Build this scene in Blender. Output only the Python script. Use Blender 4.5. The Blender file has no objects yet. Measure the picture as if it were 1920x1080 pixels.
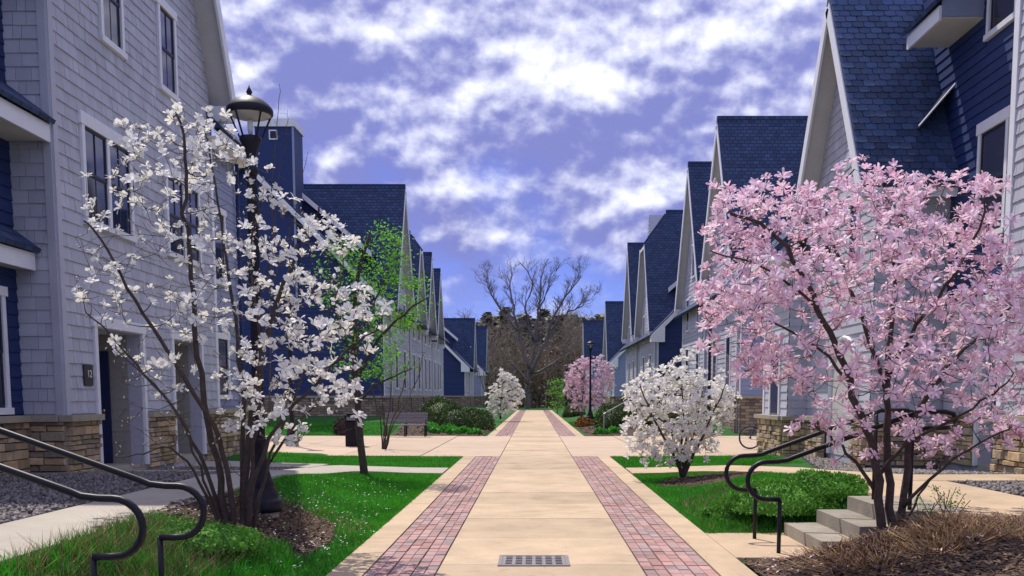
import bpy, math, random
import numpy as np
from mathutils import Vector, Matrix
random.seed(7); RNG = np.random.default_rng(7)
sc = bpy.context.scene
COL = sc.collection
# ------------------------------------------------------------------ camera
F, TANP, U0, HORIZ, CAMH = 1800., 0.102, 1001., 742., 1.6
TH = math.atan(TANP); SN, CS = math.sin(TH), math.cos(TH); V0 = HORIZ + F*TANP
cam = bpy.data.cameras.new('camera'); camo = bpy.data.objects.new('camera', cam); COL.objects.link(camo)
camo.location = (0, 0, CAMH); camo.rotation_euler = (math.pi/2 - TH, 0, 0)
cam.sensor_width = 36; cam.lens = F/1920*36; cam.shift_x = -(U0-960)/1920; cam.shift_y = (V0-540)/1920
cam.clip_end = 3000; sc.camera = camo
# ------------------------------------------------------------------ light
SUN_AZ, SUN_EL = math.radians(-27), math.radians(58)      # azimuth from +Y towards +X
sd = Vector((math.sin(SUN_AZ)*math.cos(SUN_EL), math.cos(SUN_AZ)*math.cos(SUN_EL), math.sin(SUN_EL)))
sun = bpy.data.lights.new('sun', 'SUN'); suno = bpy.data.objects.new('sun', sun); COL.objects.link(suno)
sun.energy = 3.7; sun.angle = math.radians(0.6); sun.color = (1.0, 0.93, 0.82)
suno.rotation_euler = sd.to_track_quat('Z', 'Y').to_euler()
w = bpy.data.worlds.new('World'); sc.world = w; w.use_nodes = True
nt = w.node_tree; nt.nodes.clear()
def N(t, k, **kw):
    n = t.nodes.new(k)
    for a, b in kw.items(): setattr(n, a, b)
    return n
def build_world(t):
    L = t.links.new
    out = N(t, 'ShaderNodeOutputWorld'); bg = N(t, 'ShaderNodeBackground'); bg.inputs[1].default_value = 0.105
    sky = N(t, 'ShaderNodeTexSky', sky_type='NISHITA'); sky.sun_disc = False
    sky.sun_elevation = SUN_EL; sky.sun_rotation = SUN_AZ; sky.air_density = 1.0; sky.dust_density = 0.0; sky.ozone_density = 3.0
    tint = N(t, 'ShaderNodeMix', data_type='RGBA', blend_type='MULTIPLY'); tint.inputs[0].default_value = 1
    L(sky.outputs[0], tint.inputs[6]); tint.inputs[7].default_value = SKY_TINT
    tc = N(t, 'ShaderNodeTexCoord'); sp = N(t, 'ShaderNodeSeparateXYZ'); L(tc.outputs['Generated'], sp.inputs[0])
    def mth(op, a, b=None, c=None):
        n = N(t, 'ShaderNodeMath', operation=op)
        for i, q in enumerate((a, b, c)):
            if q is None: continue
            if isinstance(q, (int, float)): n.inputs[i].default_value = q
            else: L(q, n.inputs[i])
        return n.outputs[0]
    zz = mth('MAXIMUM', sp.outputs[2], 0.0)
    den = mth('ADD', zz, 0.38)
    px = mth('DIVIDE', sp.outputs[0], den); py = mth('DIVIDE', sp.outputs[1], den)
    cb = N(t, 'ShaderNodeCombineXYZ'); L(px, cb.inputs[0]); L(py, cb.inputs[1])
    def noise(scale, det, rough, dist, off):
        m = N(t, 'ShaderNodeMapping'); m.inputs['Location'].default_value = off; m.inputs['Scale'].default_value = (1, 1, 1)
        L(cb.outputs[0], m.inputs[0])
        n = N(t, 'ShaderNodeTexNoise'); n.inputs['Scale'].default_value = scale; n.inputs['Detail'].default_value = det
        n.inputs['Roughness'].default_value = rough; n.inputs['Distortion'].default_value = dist
        L(m.outputs[0], n.inputs['Vector']); return n.outputs['Fac']
    def ramp(v, a, b, lo=0., hi=1.):
        n = N(t, 'ShaderNodeMapRange', interpolation_type='SMOOTHSTEP'); L(v, n.inputs[0])
        n.inputs[1].default_value = a; n.inputs[2].default_value = b; n.inputs[3].default_value = lo; n.inputs[4].default_value = hi
        return n.outputs[0]
    def dnoise(scale, det, rough, dist, off):            # on the direction itself: rounded heaps
        m = N(t, 'ShaderNodeMapping'); m.inputs['Location'].default_value = off; m.inputs['Scale'].default_value = (1, 1, 1.35)
        L(tc.outputs['Generated'], m.inputs[0])
        n = N(t, 'ShaderNodeTexNoise'); n.inputs['Scale'].default_value = scale; n.inputs['Detail'].default_value = det
        n.inputs['Roughness'].default_value = rough; n.inputs['Distortion'].default_value = dist
        L(m.outputs[0], n.inputs['Vector']); return n.outputs['Fac']
    OF = (0.4, 5.2, 1.3)
    big = dnoise(4.5, 2, 0.5, 0, (3.1, 1.7, 0.4)); mid = dnoise(11, 6, 0.5, 0.0, OF)
    midb = dnoise(11, 6, 0.5, 0.0, (OF[0]-0.004, OF[1], OF[2]+0.014))    # same field a step towards the sun: lit and shaded sides of the heaps
    low = noise(2.6, 5, 0.55, 0.4, (1.2, 9.4, 0)); mass = dnoise(6.0, 3, 0.5, 0, (6.1, 0.7, 2.2))
    high = ramp(zz, 0.10, 0.34)                          # heaped cloud overhead, thin layered cloud low down
    cover = mth('ADD', mth('ADD', mth('MULTIPLY', big, 0.55), mth('MULTIPLY', mid, 0.45)), mth('MULTIPLY', high, 0.2))
    heap = mth('MULTIPLY', ramp(cover, 0.34, 0.60), ramp(zz, 0.02, 0.15))
    thin = mth('MULTIPLY', ramp(low, 0.46, 0.72), mth('SUBTRACT', 0.55, mth('MULTIPLY', high, 0.3)))
    mask = mth('MAXIMUM', heap, thin)
    mask = mth('MULTIPLY', mask, ramp(sp.outputs[2], -0.02, 0.0))
    rel = mth('MULTIPLY', mth('SUBTRACT', mid, midb), 3.6)
    shade = ramp(mth('ADD', mth('ADD', rel, mth('MULTIPLY', mass, 1.0)), mth('ADD', mth('MULTIPLY', mid, 0.9), mth('MULTIPLY', high, 0.3))), 0.86, 1.92)
    cc = N(t, 'ShaderNodeMix', data_type='RGBA'); L(shade, cc.inputs[0]); cc.inputs[6].default_value = CLOUD_DARK; cc.inputs[7].default_value = CLOUD_LIGHT
    mx = N(t, 'ShaderNodeMix', data_type='RGBA'); L(mask, mx.inputs[0]); L(tint.outputs[2], mx.inputs[6]); L(cc.outputs[2], mx.inputs[7])
    L(mx.outputs[2], bg.inputs[0]); L(bg.outputs[0], out.inputs[0])
SKY_TINT = (0.42, 0.44, 0.95, 1); CLOUD_DARK = (1.9, 2.1, 5.0, 1); CLOUD_LIGHT = (9.4, 9.6, 10.8, 1)
build_world(nt)
vs = sc.view_settings; vs.view_transform = 'Standard'; vs.look = 'None'; vs.exposure = 0.3; vs.gamma = 1
sc.render.resolution_x = 1024; sc.render.resolution_y = 576
# ------------------------------------------------------------------ pixel helpers
def ray(u, v):
    x = (u-U0)/F; y = (V0-v)/F
    return (x, CS+y*SN, -SN+y*CS)
def at_y(u, v, Y):
    d = ray(u, v); t = Y/d[1]; return Vector((d[0]*t, Y, CAMH+d[2]*t))
def proj(x, y, z):
    z = z-CAMH; f = y*CS-z*SN; return (U0+F*x/f, V0-F*(y*SN+z*CS)/f)
# ------------------------------------------------------------------ materials
MATS = {}
def M(name, col, rough=.8, var=.0, nscale=0, namp=0, bump=0, bscale=40, spec=.3, metal=0, col2=None, hue=0, trans=0, coat=0):
    if name in MATS: return MATS[name]
    m = bpy.data.materials.new(name); m.use_nodes = True; t = m.node_tree; L = t.links.new
    b = t.nodes['Principled BSDF']; b.inputs['Roughness'].default_value = rough; b.inputs['Metallic'].default_value = metal
    b.inputs['Specular IOR Level'].default_value = spec
    if coat: b.inputs['Coat Weight'].default_value = coat
    geo = N(t, 'ShaderNodeNewGeometry'); oi = N(t, 'ShaderNodeObjectInfo')
    ad = N(t, 'ShaderNodeMath', operation='ADD'); L(oi.outputs['Random'], ad.inputs[0]); L(geo.outputs['Random Per Island'], ad.inputs[1])
    fr = N(t, 'ShaderNodeMath', operation='FRACT'); L(ad.outputs[0], fr.inputs[0])
    cur = None
    c1 = N(t, 'ShaderNodeMix', data_type='RGBA'); c1.inputs[6].default_value = (*col, 1); c1.inputs[7].default_value = (*(col2 or col), 1)
    L(fr.outputs[0], c1.inputs[0]); cur = c1.outputs[2]
    def scale(cur, fac):
        vm = N(t, 'ShaderNodeVectorMath', operation='SCALE'); L(cur, vm.inputs[0]); L(fac, vm.inputs['Scale']); return vm.outputs[0]
    if var:
        f7 = N(t, 'ShaderNodeMath', operation='MULTIPLY'); L(fr.outputs[0], f7.inputs[0]); f7.inputs[1].default_value = 7.31
        f8 = N(t, 'ShaderNodeMath', operation='FRACT'); L(f7.outputs[0], f8.inputs[0])
        mr = N(t, 'ShaderNodeMapRange'); L(f8.outputs[0], mr.inputs[0]); mr.inputs[3].default_value = 1-var; mr.inputs[4].default_value = 1+var
        cur = scale(cur, mr.outputs[0])
    if namp:
        no = N(t, 'ShaderNodeTexNoise'); no.inputs['Scale'].default_value = nscale; no.inputs['Detail'].default_value = 6; no.inputs['Roughness'].default_value = .6
        L(geo.outputs['Position'], no.inputs['Vector'])
        mr = N(t, 'ShaderNodeMapRange'); L(no.outputs['Fac'], mr.inputs[0]); mr.inputs[1].default_value = .25; mr.inputs[2].default_value = .75
        mr.inputs[3].default_value = 1-namp; mr.inputs[4].default_value = 1+namp
        cur = scale(cur, mr.outputs[0])
    L(cur, b.inputs['Base Color'])
    if bump:
        nb = N(t, 'ShaderNodeTexNoise'); nb.inputs['Scale'].default_value = bscale; nb.inputs['Detail'].default_value = 4
        L(geo.outputs['Position'], nb.inputs['Vector'])
        bp = N(t, 'ShaderNodeBump'); bp.inputs['Strength'].default_value = bump; bp.inputs['Distance'].default_value = .02
        L(nb.outputs['Fac'], bp.inputs['Height']); L(bp.outputs[0], b.inputs['Normal'])
    if trans:
        tr = N(t, 'ShaderNodeBsdfTranslucent'); L(cur, tr.inputs[0]); ms = N(t, 'ShaderNodeMixShader'); ms.inputs[0].default_value = trans
        L(b.outputs[0], ms.inputs[1]); L(tr.outputs[0], ms.inputs[2]); L(ms.outputs[0], t.nodes['Material Output'].inputs[0])
    MATS[name] = m; return m
def roof_mat(name, axis, col, su=.25, sv=.16):
    m = M(name, col, .75, nscale=1.5, namp=.12); t = m.node_tree; L = t.links.new
    b = t.nodes['Principled BSDF']; src = b.inputs['Base Color'].links[0].from_socket
    g = N(t, 'ShaderNodeNewGeometry'); sp = N(t, 'ShaderNodeSeparateXYZ'); L(g.outputs['Position'], sp.inputs[0])
    cb = N(t, 'ShaderNodeCombineXYZ'); L(sp.outputs[axis], cb.inputs[0]); L(sp.outputs[2], cb.inputs[1])
    br = N(t, 'ShaderNodeTexBrick'); L(cb.outputs[0], br.inputs['Vector']); br.inputs['Scale'].default_value = 1
    br.inputs['Brick Width'].default_value = su; br.inputs['Row Height'].default_value = sv; br.inputs['Mortar Size'].default_value = .016
    br.inputs['Color1'].default_value = (1.25, 1.25, 1.25, 1); br.inputs['Color2'].default_value = (.7, .7, .75, 1); br.inputs['Mortar'].default_value = (.4, .4, .42, 1)
    mx = N(t, 'ShaderNodeMix', data_type='RGBA', blend_type='MULTIPLY'); mx.inputs[0].default_value = 1
    L(src, mx.inputs[6]); L(br.outputs[0], mx.inputs[7]); L(mx.outputs[2], b.inputs['Base Color'])
    bp = N(t, 'ShaderNodeBump'); bp.inputs['Strength'].default_value = .8; bp.inputs['Distance'].default_value = .03
    inv = N(t, 'ShaderNodeMath', operation='SUBTRACT'); inv.inputs[0].default_value = 1; L(br.outputs['Fac'], inv.inputs[1])
    L(inv.outputs[0], bp.inputs['Height']); L(bp.outputs[0], b.inputs['Normal'])
    return m
def stone_mat():
    m = M('far_stone', (.25, .21, .165), .9, nscale=3, namp=.3, bump=.5, bscale=8); t = m.node_tree; L = t.links.new
    b = t.nodes['Principled BSDF']; src = b.inputs['Base Color'].links[0].from_socket
    g = N(t, 'ShaderNodeNewGeometry'); sp = N(t, 'ShaderNodeSeparateXYZ'); L(g.outputs['Position'], sp.inputs[0])
    ad = N(t, 'ShaderNodeMath', operation='ADD'); L(sp.outputs[0], ad.inputs[0]); L(sp.outputs[1], ad.inputs[1])
    cb = N(t, 'ShaderNodeCombineXYZ'); L(ad.outputs[0], cb.inputs[0]); L(sp.outputs[2], cb.inputs[1])
    br = N(t, 'ShaderNodeTexBrick'); L(cb.outputs[0], br.inputs['Vector']); br.inputs['Scale'].default_value = 1
    br.inputs['Brick Width'].default_value = .36; br.inputs['Row Height'].default_value = .12; br.inputs['Mortar Size'].default_value = .012
    br.inputs['Color1'].default_value = (1.5, 1.4, 1.2, 1); br.inputs['Color2'].default_value = (.55, .55, .6, 1); br.inputs['Mortar'].default_value = (.3, .3, .3, 1)
    mx = N(t, 'ShaderNodeMix', data_type='RGBA', blend_type='MULTIPLY'); mx.inputs[0].default_value = 1
    L(src, mx.inputs[6]); L(br.outputs[0], mx.inputs[7]); L(mx.outputs[2], b.inputs['Base Color'])
    return m
GREY = M('grey_siding', (.46, .47, .545), .7, var=.09, nscale=1.3, namp=.1)
GREYD = M('grey_siding_plain', (.44, .445, .52), .7, nscale=4, namp=.08)
BLUE = M('blue_siding', (.018, .037, .13), .6, var=.1, nscale=5, namp=.1)
BLUEGREY = M('blue_grey_siding', (.27, .31, .45), .65, nscale=5, namp=.08)
WHITE = M('white_trim', (.76, .77, .82), .55, nscale=7, namp=.05)
SOFFIT = M('beige_soffit', (.56, .55, .54), .7, nscale=3, namp=.08)
GLASS = M('window_glass', (.02, .024, .05), .04, spec=.8)
GLASS2 = M('window_glass_blind', (.055, .062, .11), .05, spec=.8)
SASH = M('dark_sash', (.02, .022, .045), .4)
DOORM = M('navy_door', (.015, .025, .085), .35)
SLATE = M('slate', (.042, .078, .175), .6, var=.3, nscale=12, namp=.15, bump=.3, bscale=30, col2=(.055, .085, .17))
ROOFX = roof_mat('slate_roof_x', 0, (.038, .066, .145)); ROOFY = roof_mat('slate_roof_y', 1, (.038, .066, .145))
STONE = M('field_stone', (.52, .37, .20), .9, var=.4, nscale=9, namp=.25, bump=.6, bscale=25, col2=(.33, .28, .22))
FSTONE = stone_mat()
LEDGE = M('stone_ledge', (.36, .32, .25), .8, nscale=5, namp=.15, bump=.2)
CONC = M('tan_concrete', (.50, .38, .255), .85, var=.09, nscale=1.7, namp=.17, bump=.15, bscale=60)
def wear(m):
    t = m.node_tree; L = t.links.new; b = t.nodes['Principled BSDF']; src = b.inputs['Base Color'].links[0].from_socket; g = N(t, 'ShaderNodeNewGeometry')
    for sc_, lo, hi, a, d in ((.55, .52, .70, .80, 1.2), (9, .60, .72, .86, .5), (95, .62, .7, .8, 0)):     # stains, blotches, grit
        n = N(t, 'ShaderNodeTexNoise'); n.inputs['Scale'].default_value = sc_; n.inputs['Detail'].default_value = 7; n.inputs['Distortion'].default_value = d; L(g.outputs['Position'], n.inputs['Vector'])
        r = N(t, 'ShaderNodeMapRange'); L(n.outputs['Fac'], r.inputs[0]); r.inputs[1].default_value = lo; r.inputs[2].default_value = hi; r.inputs[3].default_value = 1; r.inputs[4].default_value = a
        v = N(t, 'ShaderNodeVectorMath', operation='SCALE'); L(src, v.inputs[0]); L(r.outputs[0], v.inputs['Scale']); src = v.outputs[0]
    L(src, b.inputs['Base Color']); return m
wear(CONC)
CONC2 = M('grey_concrete', (.40, .36, .30), .85, var=.05, nscale=1.5, namp=.15, bump=.15, bscale=60)
BRICK = M('paver_brick', (.42, .235, .205), .85, var=.2, nscale=1.6, namp=.28, bump=.3, bscale=60, col2=(.34, .255, .25))
JOINT = M('brick_joint_sand', (.09, .07, .065), .95, nscale=20, namp=.2)
LAWN = M('lawn_soil', (.018, .10, .012), .95, nscale=1.2, namp=.35, bump=.6, bscale=30)
GRASS = M('grass_blades', (.025, .29, .016), .7, var=.4, nscale=.7, namp=.4, col2=(.10, .37, .025), trans=.35)
STRAW = M('dry_straw', (.36, .27, .13), .85, var=.4, col2=(.22, .15, .07))
RUSSET = M('dry_stubble', (.36, .2, .085), .9, var=.45, col2=(.48, .34, .18))
MULCH = M('mulch_soil', (.075, .05, .036), .95, nscale=5, namp=.4, bump=1, bscale=25)
CHIP = M('mulch_chips', (.14, .09, .06), .95, var=.6, col2=(.07, .05, .045))
GRAVB = M('gravel_bed', (.10, .09, .085), .95, nscale=8, namp=.3, bump=1, bscale=40)
GRAV = M('gravel_stones', (.24, .215, .20), .9, var=.45, col2=(.15, .135, .14))
BLACK = M('black_metal', (.008, .007, .014), .45, spec=.3, nscale=20, namp=.2)
POSTM = M('lamp_black_paint', (.009, .008, .02), .5, spec=.3)
BARK = M('grey_bark', (.13, .10, .085), .9, nscale=14, namp=.35, bump=.7, bscale=50)
BARKD = M('dark_bark', (.075, .055, .05), .9, nscale=14, namp=.35, bump=.7, bscale=50)
PETW = M('white_petal', (.90, .88, .84), .55, var=.08, trans=.35)
PETP = M('pink_petal', (.82, .50, .66), .55, var=.14, col2=(.94, .83, .88), trans=.33)
BUD = M('olive_bud', (.42, .42, .22), .7, var=.3)
LEAF = M('spring_leaf', (.22, .50, .05), .6, var=.3, col2=(.13, .42, .04), trans=.5)
BOX = M('boxwood_leaf', (.022, .06, .012), .6, var=.5, col2=(.07, .11, .02), trans=.2)
HOSTA = M('hosta_leaf', (.05, .30, .03), .5, var=.3, col2=(.10, .36, .04), trans=.3)
JUNI = M('juniper_leaf', (.07, .27, .025), .7, var=.4, col2=(.15, .33, .05), trans=.25)
CONIF = M('conifer_needles', (.16, .19, .15), .8, var=.5, col2=(.27, .24, .17))
TWIGM = M('bare_twigs', (.26, .22, .19), .9, var=.4, col2=(.33, .26, .18))
# ------------------------------------------------------------------ mesh helpers
class MB:
    def __init__(s): s.v = []; s.f = []
    def box(s, x0, x1, y0, y1, z0, z1):
        b = len(s.v); s.v += [(x, y, z) for z in (z0, z1) for y in (y0, y1) for x in (x0, x1)]
        s.f += [tuple(b+i for i in q) for q in ((0, 2, 3, 1), (4, 5, 7, 6), (0, 1, 5, 4), (2, 6, 7, 3), (0, 4, 6, 2), (1, 3, 7, 5))]
        return s
    def slab(s, poly, vec):
        b = len(s.v); n = len(poly); vec = Vector(vec)
        s.v += [tuple(Vector(p)) for p in poly] + [tuple(Vector(p)+vec) for p in poly]
        s.f += [tuple(range(b, b+n)), tuple(range(b+2*n-1, b+n-1, -1))]
        s.f += [(b+i, b+n+i, b+n+(i+1) % n, b+(i+1) % n) for i in range(n)]
        return s
    def beam(s, p, q, w, h, up=(0, 0, 1)):
        p, q = Vector(p), Vector(q); d = (q-p).normalized(); r = d.cross(Vector(up)).normalized()*w/2; u = r.cross(d).normalized()*h/2
        return s.slab([p-r-u, p+r-u, p+r+u, p-r+u], q-p)
    def tube(s, pts, rad, n=6, cap=True):
        pts = [Vector(p) for p in pts]; k = len(pts); b = len(s.v); ref = Vector((.31, .17, .93))
        for i, p in enumerate(pts):
            d = (pts[min(i+1, k-1)]-pts[max(i-1, 0)]).normalized()
            a = d.cross(ref)
            if a.length < .15: a = d.cross(Vector((1, 0, 0)))
            a.normalize(); c = d.cross(a); r = rad[i] if hasattr(rad, '__len__') else rad
            s.v += [tuple(p+(a*math.cos(6.28318*j/n)+c*math.sin(6.28318*j/n))*r) for j in range(n)]
        for i in range(k-1):
            s.f += [(b+i*n+j, b+i*n+(j+1) % n, b+(i+1)*n+(j+1) % n, b+(i+1)*n+j) for j in range(n)]
        if cap: s.f += [tuple(range(b+n-1, b-1, -1)), tuple(range(b+(k-1)*n, b+k*n))]
        return s
    def lathe(s, prof, n=20, c=(0, 0, 0)):
        b = len(s.v); k = len(prof)
        for r, z in prof: s.v += [(c[0]+r*math.cos(6.28318*j/n), c[1]+r*math.sin(6.28318*j/n), c[2]+z) for j in range(n)]
        for i in range(k-1): s.f += [(b+i*n+j, b+i*n+(j+1) % n, b+(i+1)*n+(j+1) % n, b+(i+1)*n+j) for j in range(n)]
        s.f += [tuple(range(b+n-1, b-1, -1)), tuple(range(b+(k-1)*n, b+k*n))]
        return s
    def mesh(s, name, mat, smooth=False):
        m = bpy.data.meshes.new(name); m.from_pydata(s.v, [], s.f); m.materials.append(mat)
        if smooth: m.polygons.foreach_set('use_smooth', [True]*len(m.polygons))
        m.update(); return m
    def build(s, name, mat, parent=None, smooth=False, local=False, kind=None):
        return link(name, s.mesh(name, mat, smooth), parent, local, kind)
def link(name, mesh, parent=None, local=False, kind=None):
    o = bpy.data.objects.new(name, mesh); COL.objects.link(o)
    if parent is not None:
        o.parent = parent
        if not local and parent.type == 'EMPTY': o.matrix_parent_inverse = Matrix.Translation(-parent.location)
    if kind: o['kind'] = kind
    return o
def npmesh(name, V, Fq, mat, smooth=False):
    V = np.asarray(V, np.float32).reshape(-1, 3); Fq = np.asarray(Fq, np.int32); k = Fq.shape[1]; m = bpy.data.meshes.new(name)
    m.vertices.add(len(V)); m.vertices.foreach_set('co', V.ravel())
    m.loops.add(Fq.size); m.loops.foreach_set('vertex_index', Fq.ravel())
    m.polygons.add(len(Fq)); m.polygons.foreach_set('loop_start', np.arange(0, Fq.size, k, dtype=np.int32))
    if smooth: m.polygons.foreach_set('use_smooth', np.ones(len(Fq), bool))
    m.materials.append(mat); m.update(calc_edges=True); return m
def thing(name, label, cat, loc=(0, 0, 0), group=None):
    o = bpy.data.objects.new(name, None); COL.objects.link(o); o.location = loc; o.empty_display_size = .2
    return tag(o, label, cat, group)
def tag(o, label, cat, group=None):
    o['label'] = label; o['category'] = cat
    if group: o['group'] = group
    return o
def copy_tree(o, loc=None, parent=None):
    c = o.copy(); COL.objects.link(c); c.parent = parent
    if loc is not None: c.location = loc
    for ch in list(o.children): copy_tree(ch, None, c)
    return c
def struct(name, mb_or_mesh, mat=None, kind='structure'):
    if isinstance(mb_or_mesh, MB): mb_or_mesh = mb_or_mesh.mesh(name, mat)
    o = link(name, mb_or_mesh); o['kind'] = kind; return o
class Pieces:
    """alike pieces of one thing: the nearest 300 are objects, the rest one joined part"""
    def __init__(s, parent, name, mat, protos, limit=300, rest=None):
        s.p = parent; s.n = name; s.mat = mat; s.pr = protos; s.L = []; s.lim = limit; s.rest = rest or name+'_field'
    def add(s, mtx, k=0): s.L.append((mtx, k))
    def done(s, key=None):
        cp = Vector((0, 0, CAMH))
        key = key or (lambda m: (m.translation-cp).length)
        s.L.sort(key=lambda q: key(q[0]))
        ms = [p.mesh(s.n, s.mat) for p in s.pr]
        for m, k in s.L[:s.lim]:
            o = link(s.n, ms[k], s.p); o.matrix_basis = m
        rest = s.L[s.lim:]
        if rest:
            V = []; Fs = []; base = 0
            for k, p in enumerate(s.pr):
                A = np.array([np.array(m) for m, kk in rest if kk == k])
                if not len(A): continue
                pv = np.c_[np.array(p.v), np.ones(len(p.v))]
                W = np.einsum('mij,vj->mvi', A, pv)[:, :, :3]
                for i in range(len(A)):
                    b = base+i*len(pv); Fs += [tuple(b+j for j in f) for f in p.f]
                V.append(W.reshape(-1, 3)); base += len(A)*len(pv)
            me = bpy.data.meshes.new(s.rest); me.from_pydata(np.concatenate(V).tolist(), [], Fs); me.materials.append(s.mat); me.update()
            link(s.rest, me, s.p, kind='stuff')
# unit pieces: x = along the wall, y = outward, z = up, all -.5..+.5
def chamfer_box(c=.12, jit=0, seed=0):
    r = random.Random(seed); mb = MB(); 
    mb.v = []; e = .5
    for z in (-e, e):
        for y, ins in ((-e, 0), (e-.3, 0), (e, c)):
            for x in (-e, e):
                mb.v.append((x*(1-ins)+r.uniform(-jit, jit), y, z*(1-ins*1.4)+r.uniform(-jit, jit)))
    f = lambda a, b, c_, d: mb.f.append((a, b, c_, d))
    f(0, 1, 3, 2); f(2, 3, 5, 4); f(6, 8, 9, 7); f(8, 10, 11, 9); f(4, 5, 11, 10); f(0, 2, 8, 6); f(2, 4, 10, 8); f(1, 7, 9, 3); f(3, 9, 11, 5)
    return mb
def wedge():                                   # a shingle or lap board: thick at its bottom edge
    mb = MB(); mb.v = [(-.5, 0, -.5), (.5, 0, -.5), (-.5, 1, -.5), (.5, 1, -.5), (-.5, 0, .5), (.5, 0, .5), (-.5, .15, .5), (.5, .15, .5)]
    mb.f = [(0, 1, 3, 2), (4, 6, 7, 5), (2, 3, 7, 6), (0, 2, 6, 4), (1, 5, 7, 3)]; return mb
def slate_piece():
    mb = MB(); mb.v = []
    for y in (0, 1): mb.v += [(-.49, y*.6, .5), (.49, y*.6, .5), (.49, y, -.36), (.4, y, -.47), (0, y, -.5), (-.4, y, -.47), (-.49, y, -.36)]
    mb.f = [tuple(range(7, 14)), (0, 6, 5, 4, 3, 2, 1)]+[(i, (i+1) % 7, 7+(i+1) % 7, 7+i) for i in range(7)]; return mb
# ------------------------------------------------------------------ wall frames
class FR:
    """S: street wall at x = s*X facing the path.  C: wall at y = Y facing the camera"""
    def __init__(s, kind, val, side=1): s.k = kind; s.val = val; s.s = side
    def P(s, a, z, d=0):
        return Vector((s.s*(s.val-d), a, z)) if s.k == 'S' else Vector((a, s.val-d, z))
    def mtx(s, a, z, wa, d, hz, d0=0):
        o = s.P(a, z, d0); A = (s.P(a+1, z)-s.P(a, z))*wa; D = (s.P(a, z, 1)-s.P(a, z))*d; Z = Vector((0, 0, hz))
        m = Matrix.Identity(4)
        for i in range(3): m[i][0] = A[i]; m[i][1] = D[i]; m[i][2] = Z[i]; m[i][3] = o[i]
        return m
    def box(s, mb, a0, a1, z0, z1, d0, d1):
        p, q = s.P(a0, z0, d0), s.P(a1, z1, d1)
        return mb.box(min(p.x, q.x), max(p.x, q.x), min(p.y, q.y), max(p.y, q.y), z0, z1)
def intervals(a0, a1, holes, z):
    iv = [(a0, a1)]
    for h in holes:
        if h[2] < z < h[3]:
            n = []
            for p, q in iv:
                if h[1] <= p or h[0] >= q: n.append((p, q)); continue
                if h[0] > p: n.append((p, h[0]))
                if h[1] < q: n.append((h[1], q))
            iv = n
    return iv
def shingles(pc, fr, a0, a1, z0, z1, holes=(), bounds=None, course=.2, wmin=.11, wmax=.3, proud=.022):
    z = z0
    while z < z1-.02:
        h = min(course, z1-z); zc = z+h/2
        b0, b1 = bounds(z+h) if bounds else (a0, a1)
        for p, q in intervals(max(a0, b0), min(a1, b1), holes, zc):
            a = p
            while a < q-.01:
                wd = min(random.uniform(wmin, wmax), q-a)
                if q-a-wd < .06: wd = q-a
                pc.add(fr.mtx(a+wd/2, zc+random.uniform(-.003, .003), wd-.007, proud+random.uniform(-.004, .006), h+.01)); a += wd
        z += course
def lap_boards(pc, fr, a0, a1, z0, z1, holes=(), course=.19, proud=.025, length=3.6):
    z = z0; i = 0
    while z < z1-.02:
        h = min(course, z1-z)
        for p, q in intervals(a0, a1, holes, z+h/2):
            a = p
            while a < q-.01:
                wd = min(length*random.uniform(.6, 1), q-a)
                pc.add(fr.mtx(a+wd/2, z+h/2, wd-.004, proud, h+.01)); a += wd
        z += course
def lap_wall(name, parent, mat, fr, a0, a1, z0, z1, holes=(), bounds=None, course=.2, proud=.022, d0=0):
    mb = MB(); z = z0
    while z < z1-.01:
        h = min(course, z1-z)
        b0, b1 = bounds(z) if bounds else (a0, a1); c0, c1 = bounds(z+h) if bounds else (a0, a1)
        for p, q in intervals(max(a0, min(b0, c0)), min(a1, max(b1, c1)), holes, z+h/2):
            pt, qt = (max(p, c0), min(q, c1)) if bounds else (p, q); pb, qb = (max(p, b0), min(q, b1)) if bounds else (p, q)
            if qt <= pt: pt = qt = (pb+qb)/2
            b = len(mb.v)
            mb.v += [tuple(fr.P(pb, z, d0)), tuple(fr.P(qb, z, d0)), tuple(fr.P(pb, z, d0+proud)), tuple(fr.P(qb, z, d0+proud)), tuple(fr.P(pt, z+h, d0+.003)), tuple(fr.P(qt, z+h, d0+.003))]
            mb.f += [(b, b+1, b+3, b+2), (b+2, b+3, b+5, b+4)]
        z += course
    return mb.build(name, mat, parent)
def core_wall(name, parent, mat, fr, a0, a1, z0, z1, holes=(), th=.25):
    zs = sorted({z0, z1} | {min(max(h[i], z0), z1) for h in holes for i in (2, 3)}); mb = MB()
    for p, q in zip(zs, zs[1:]):
        for u, v in intervals(a0, a1, holes, (p+q)/2): fr.box(mb, u, v, p, q, -th, -.002)
    return mb.build(name, mat, parent)
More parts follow.
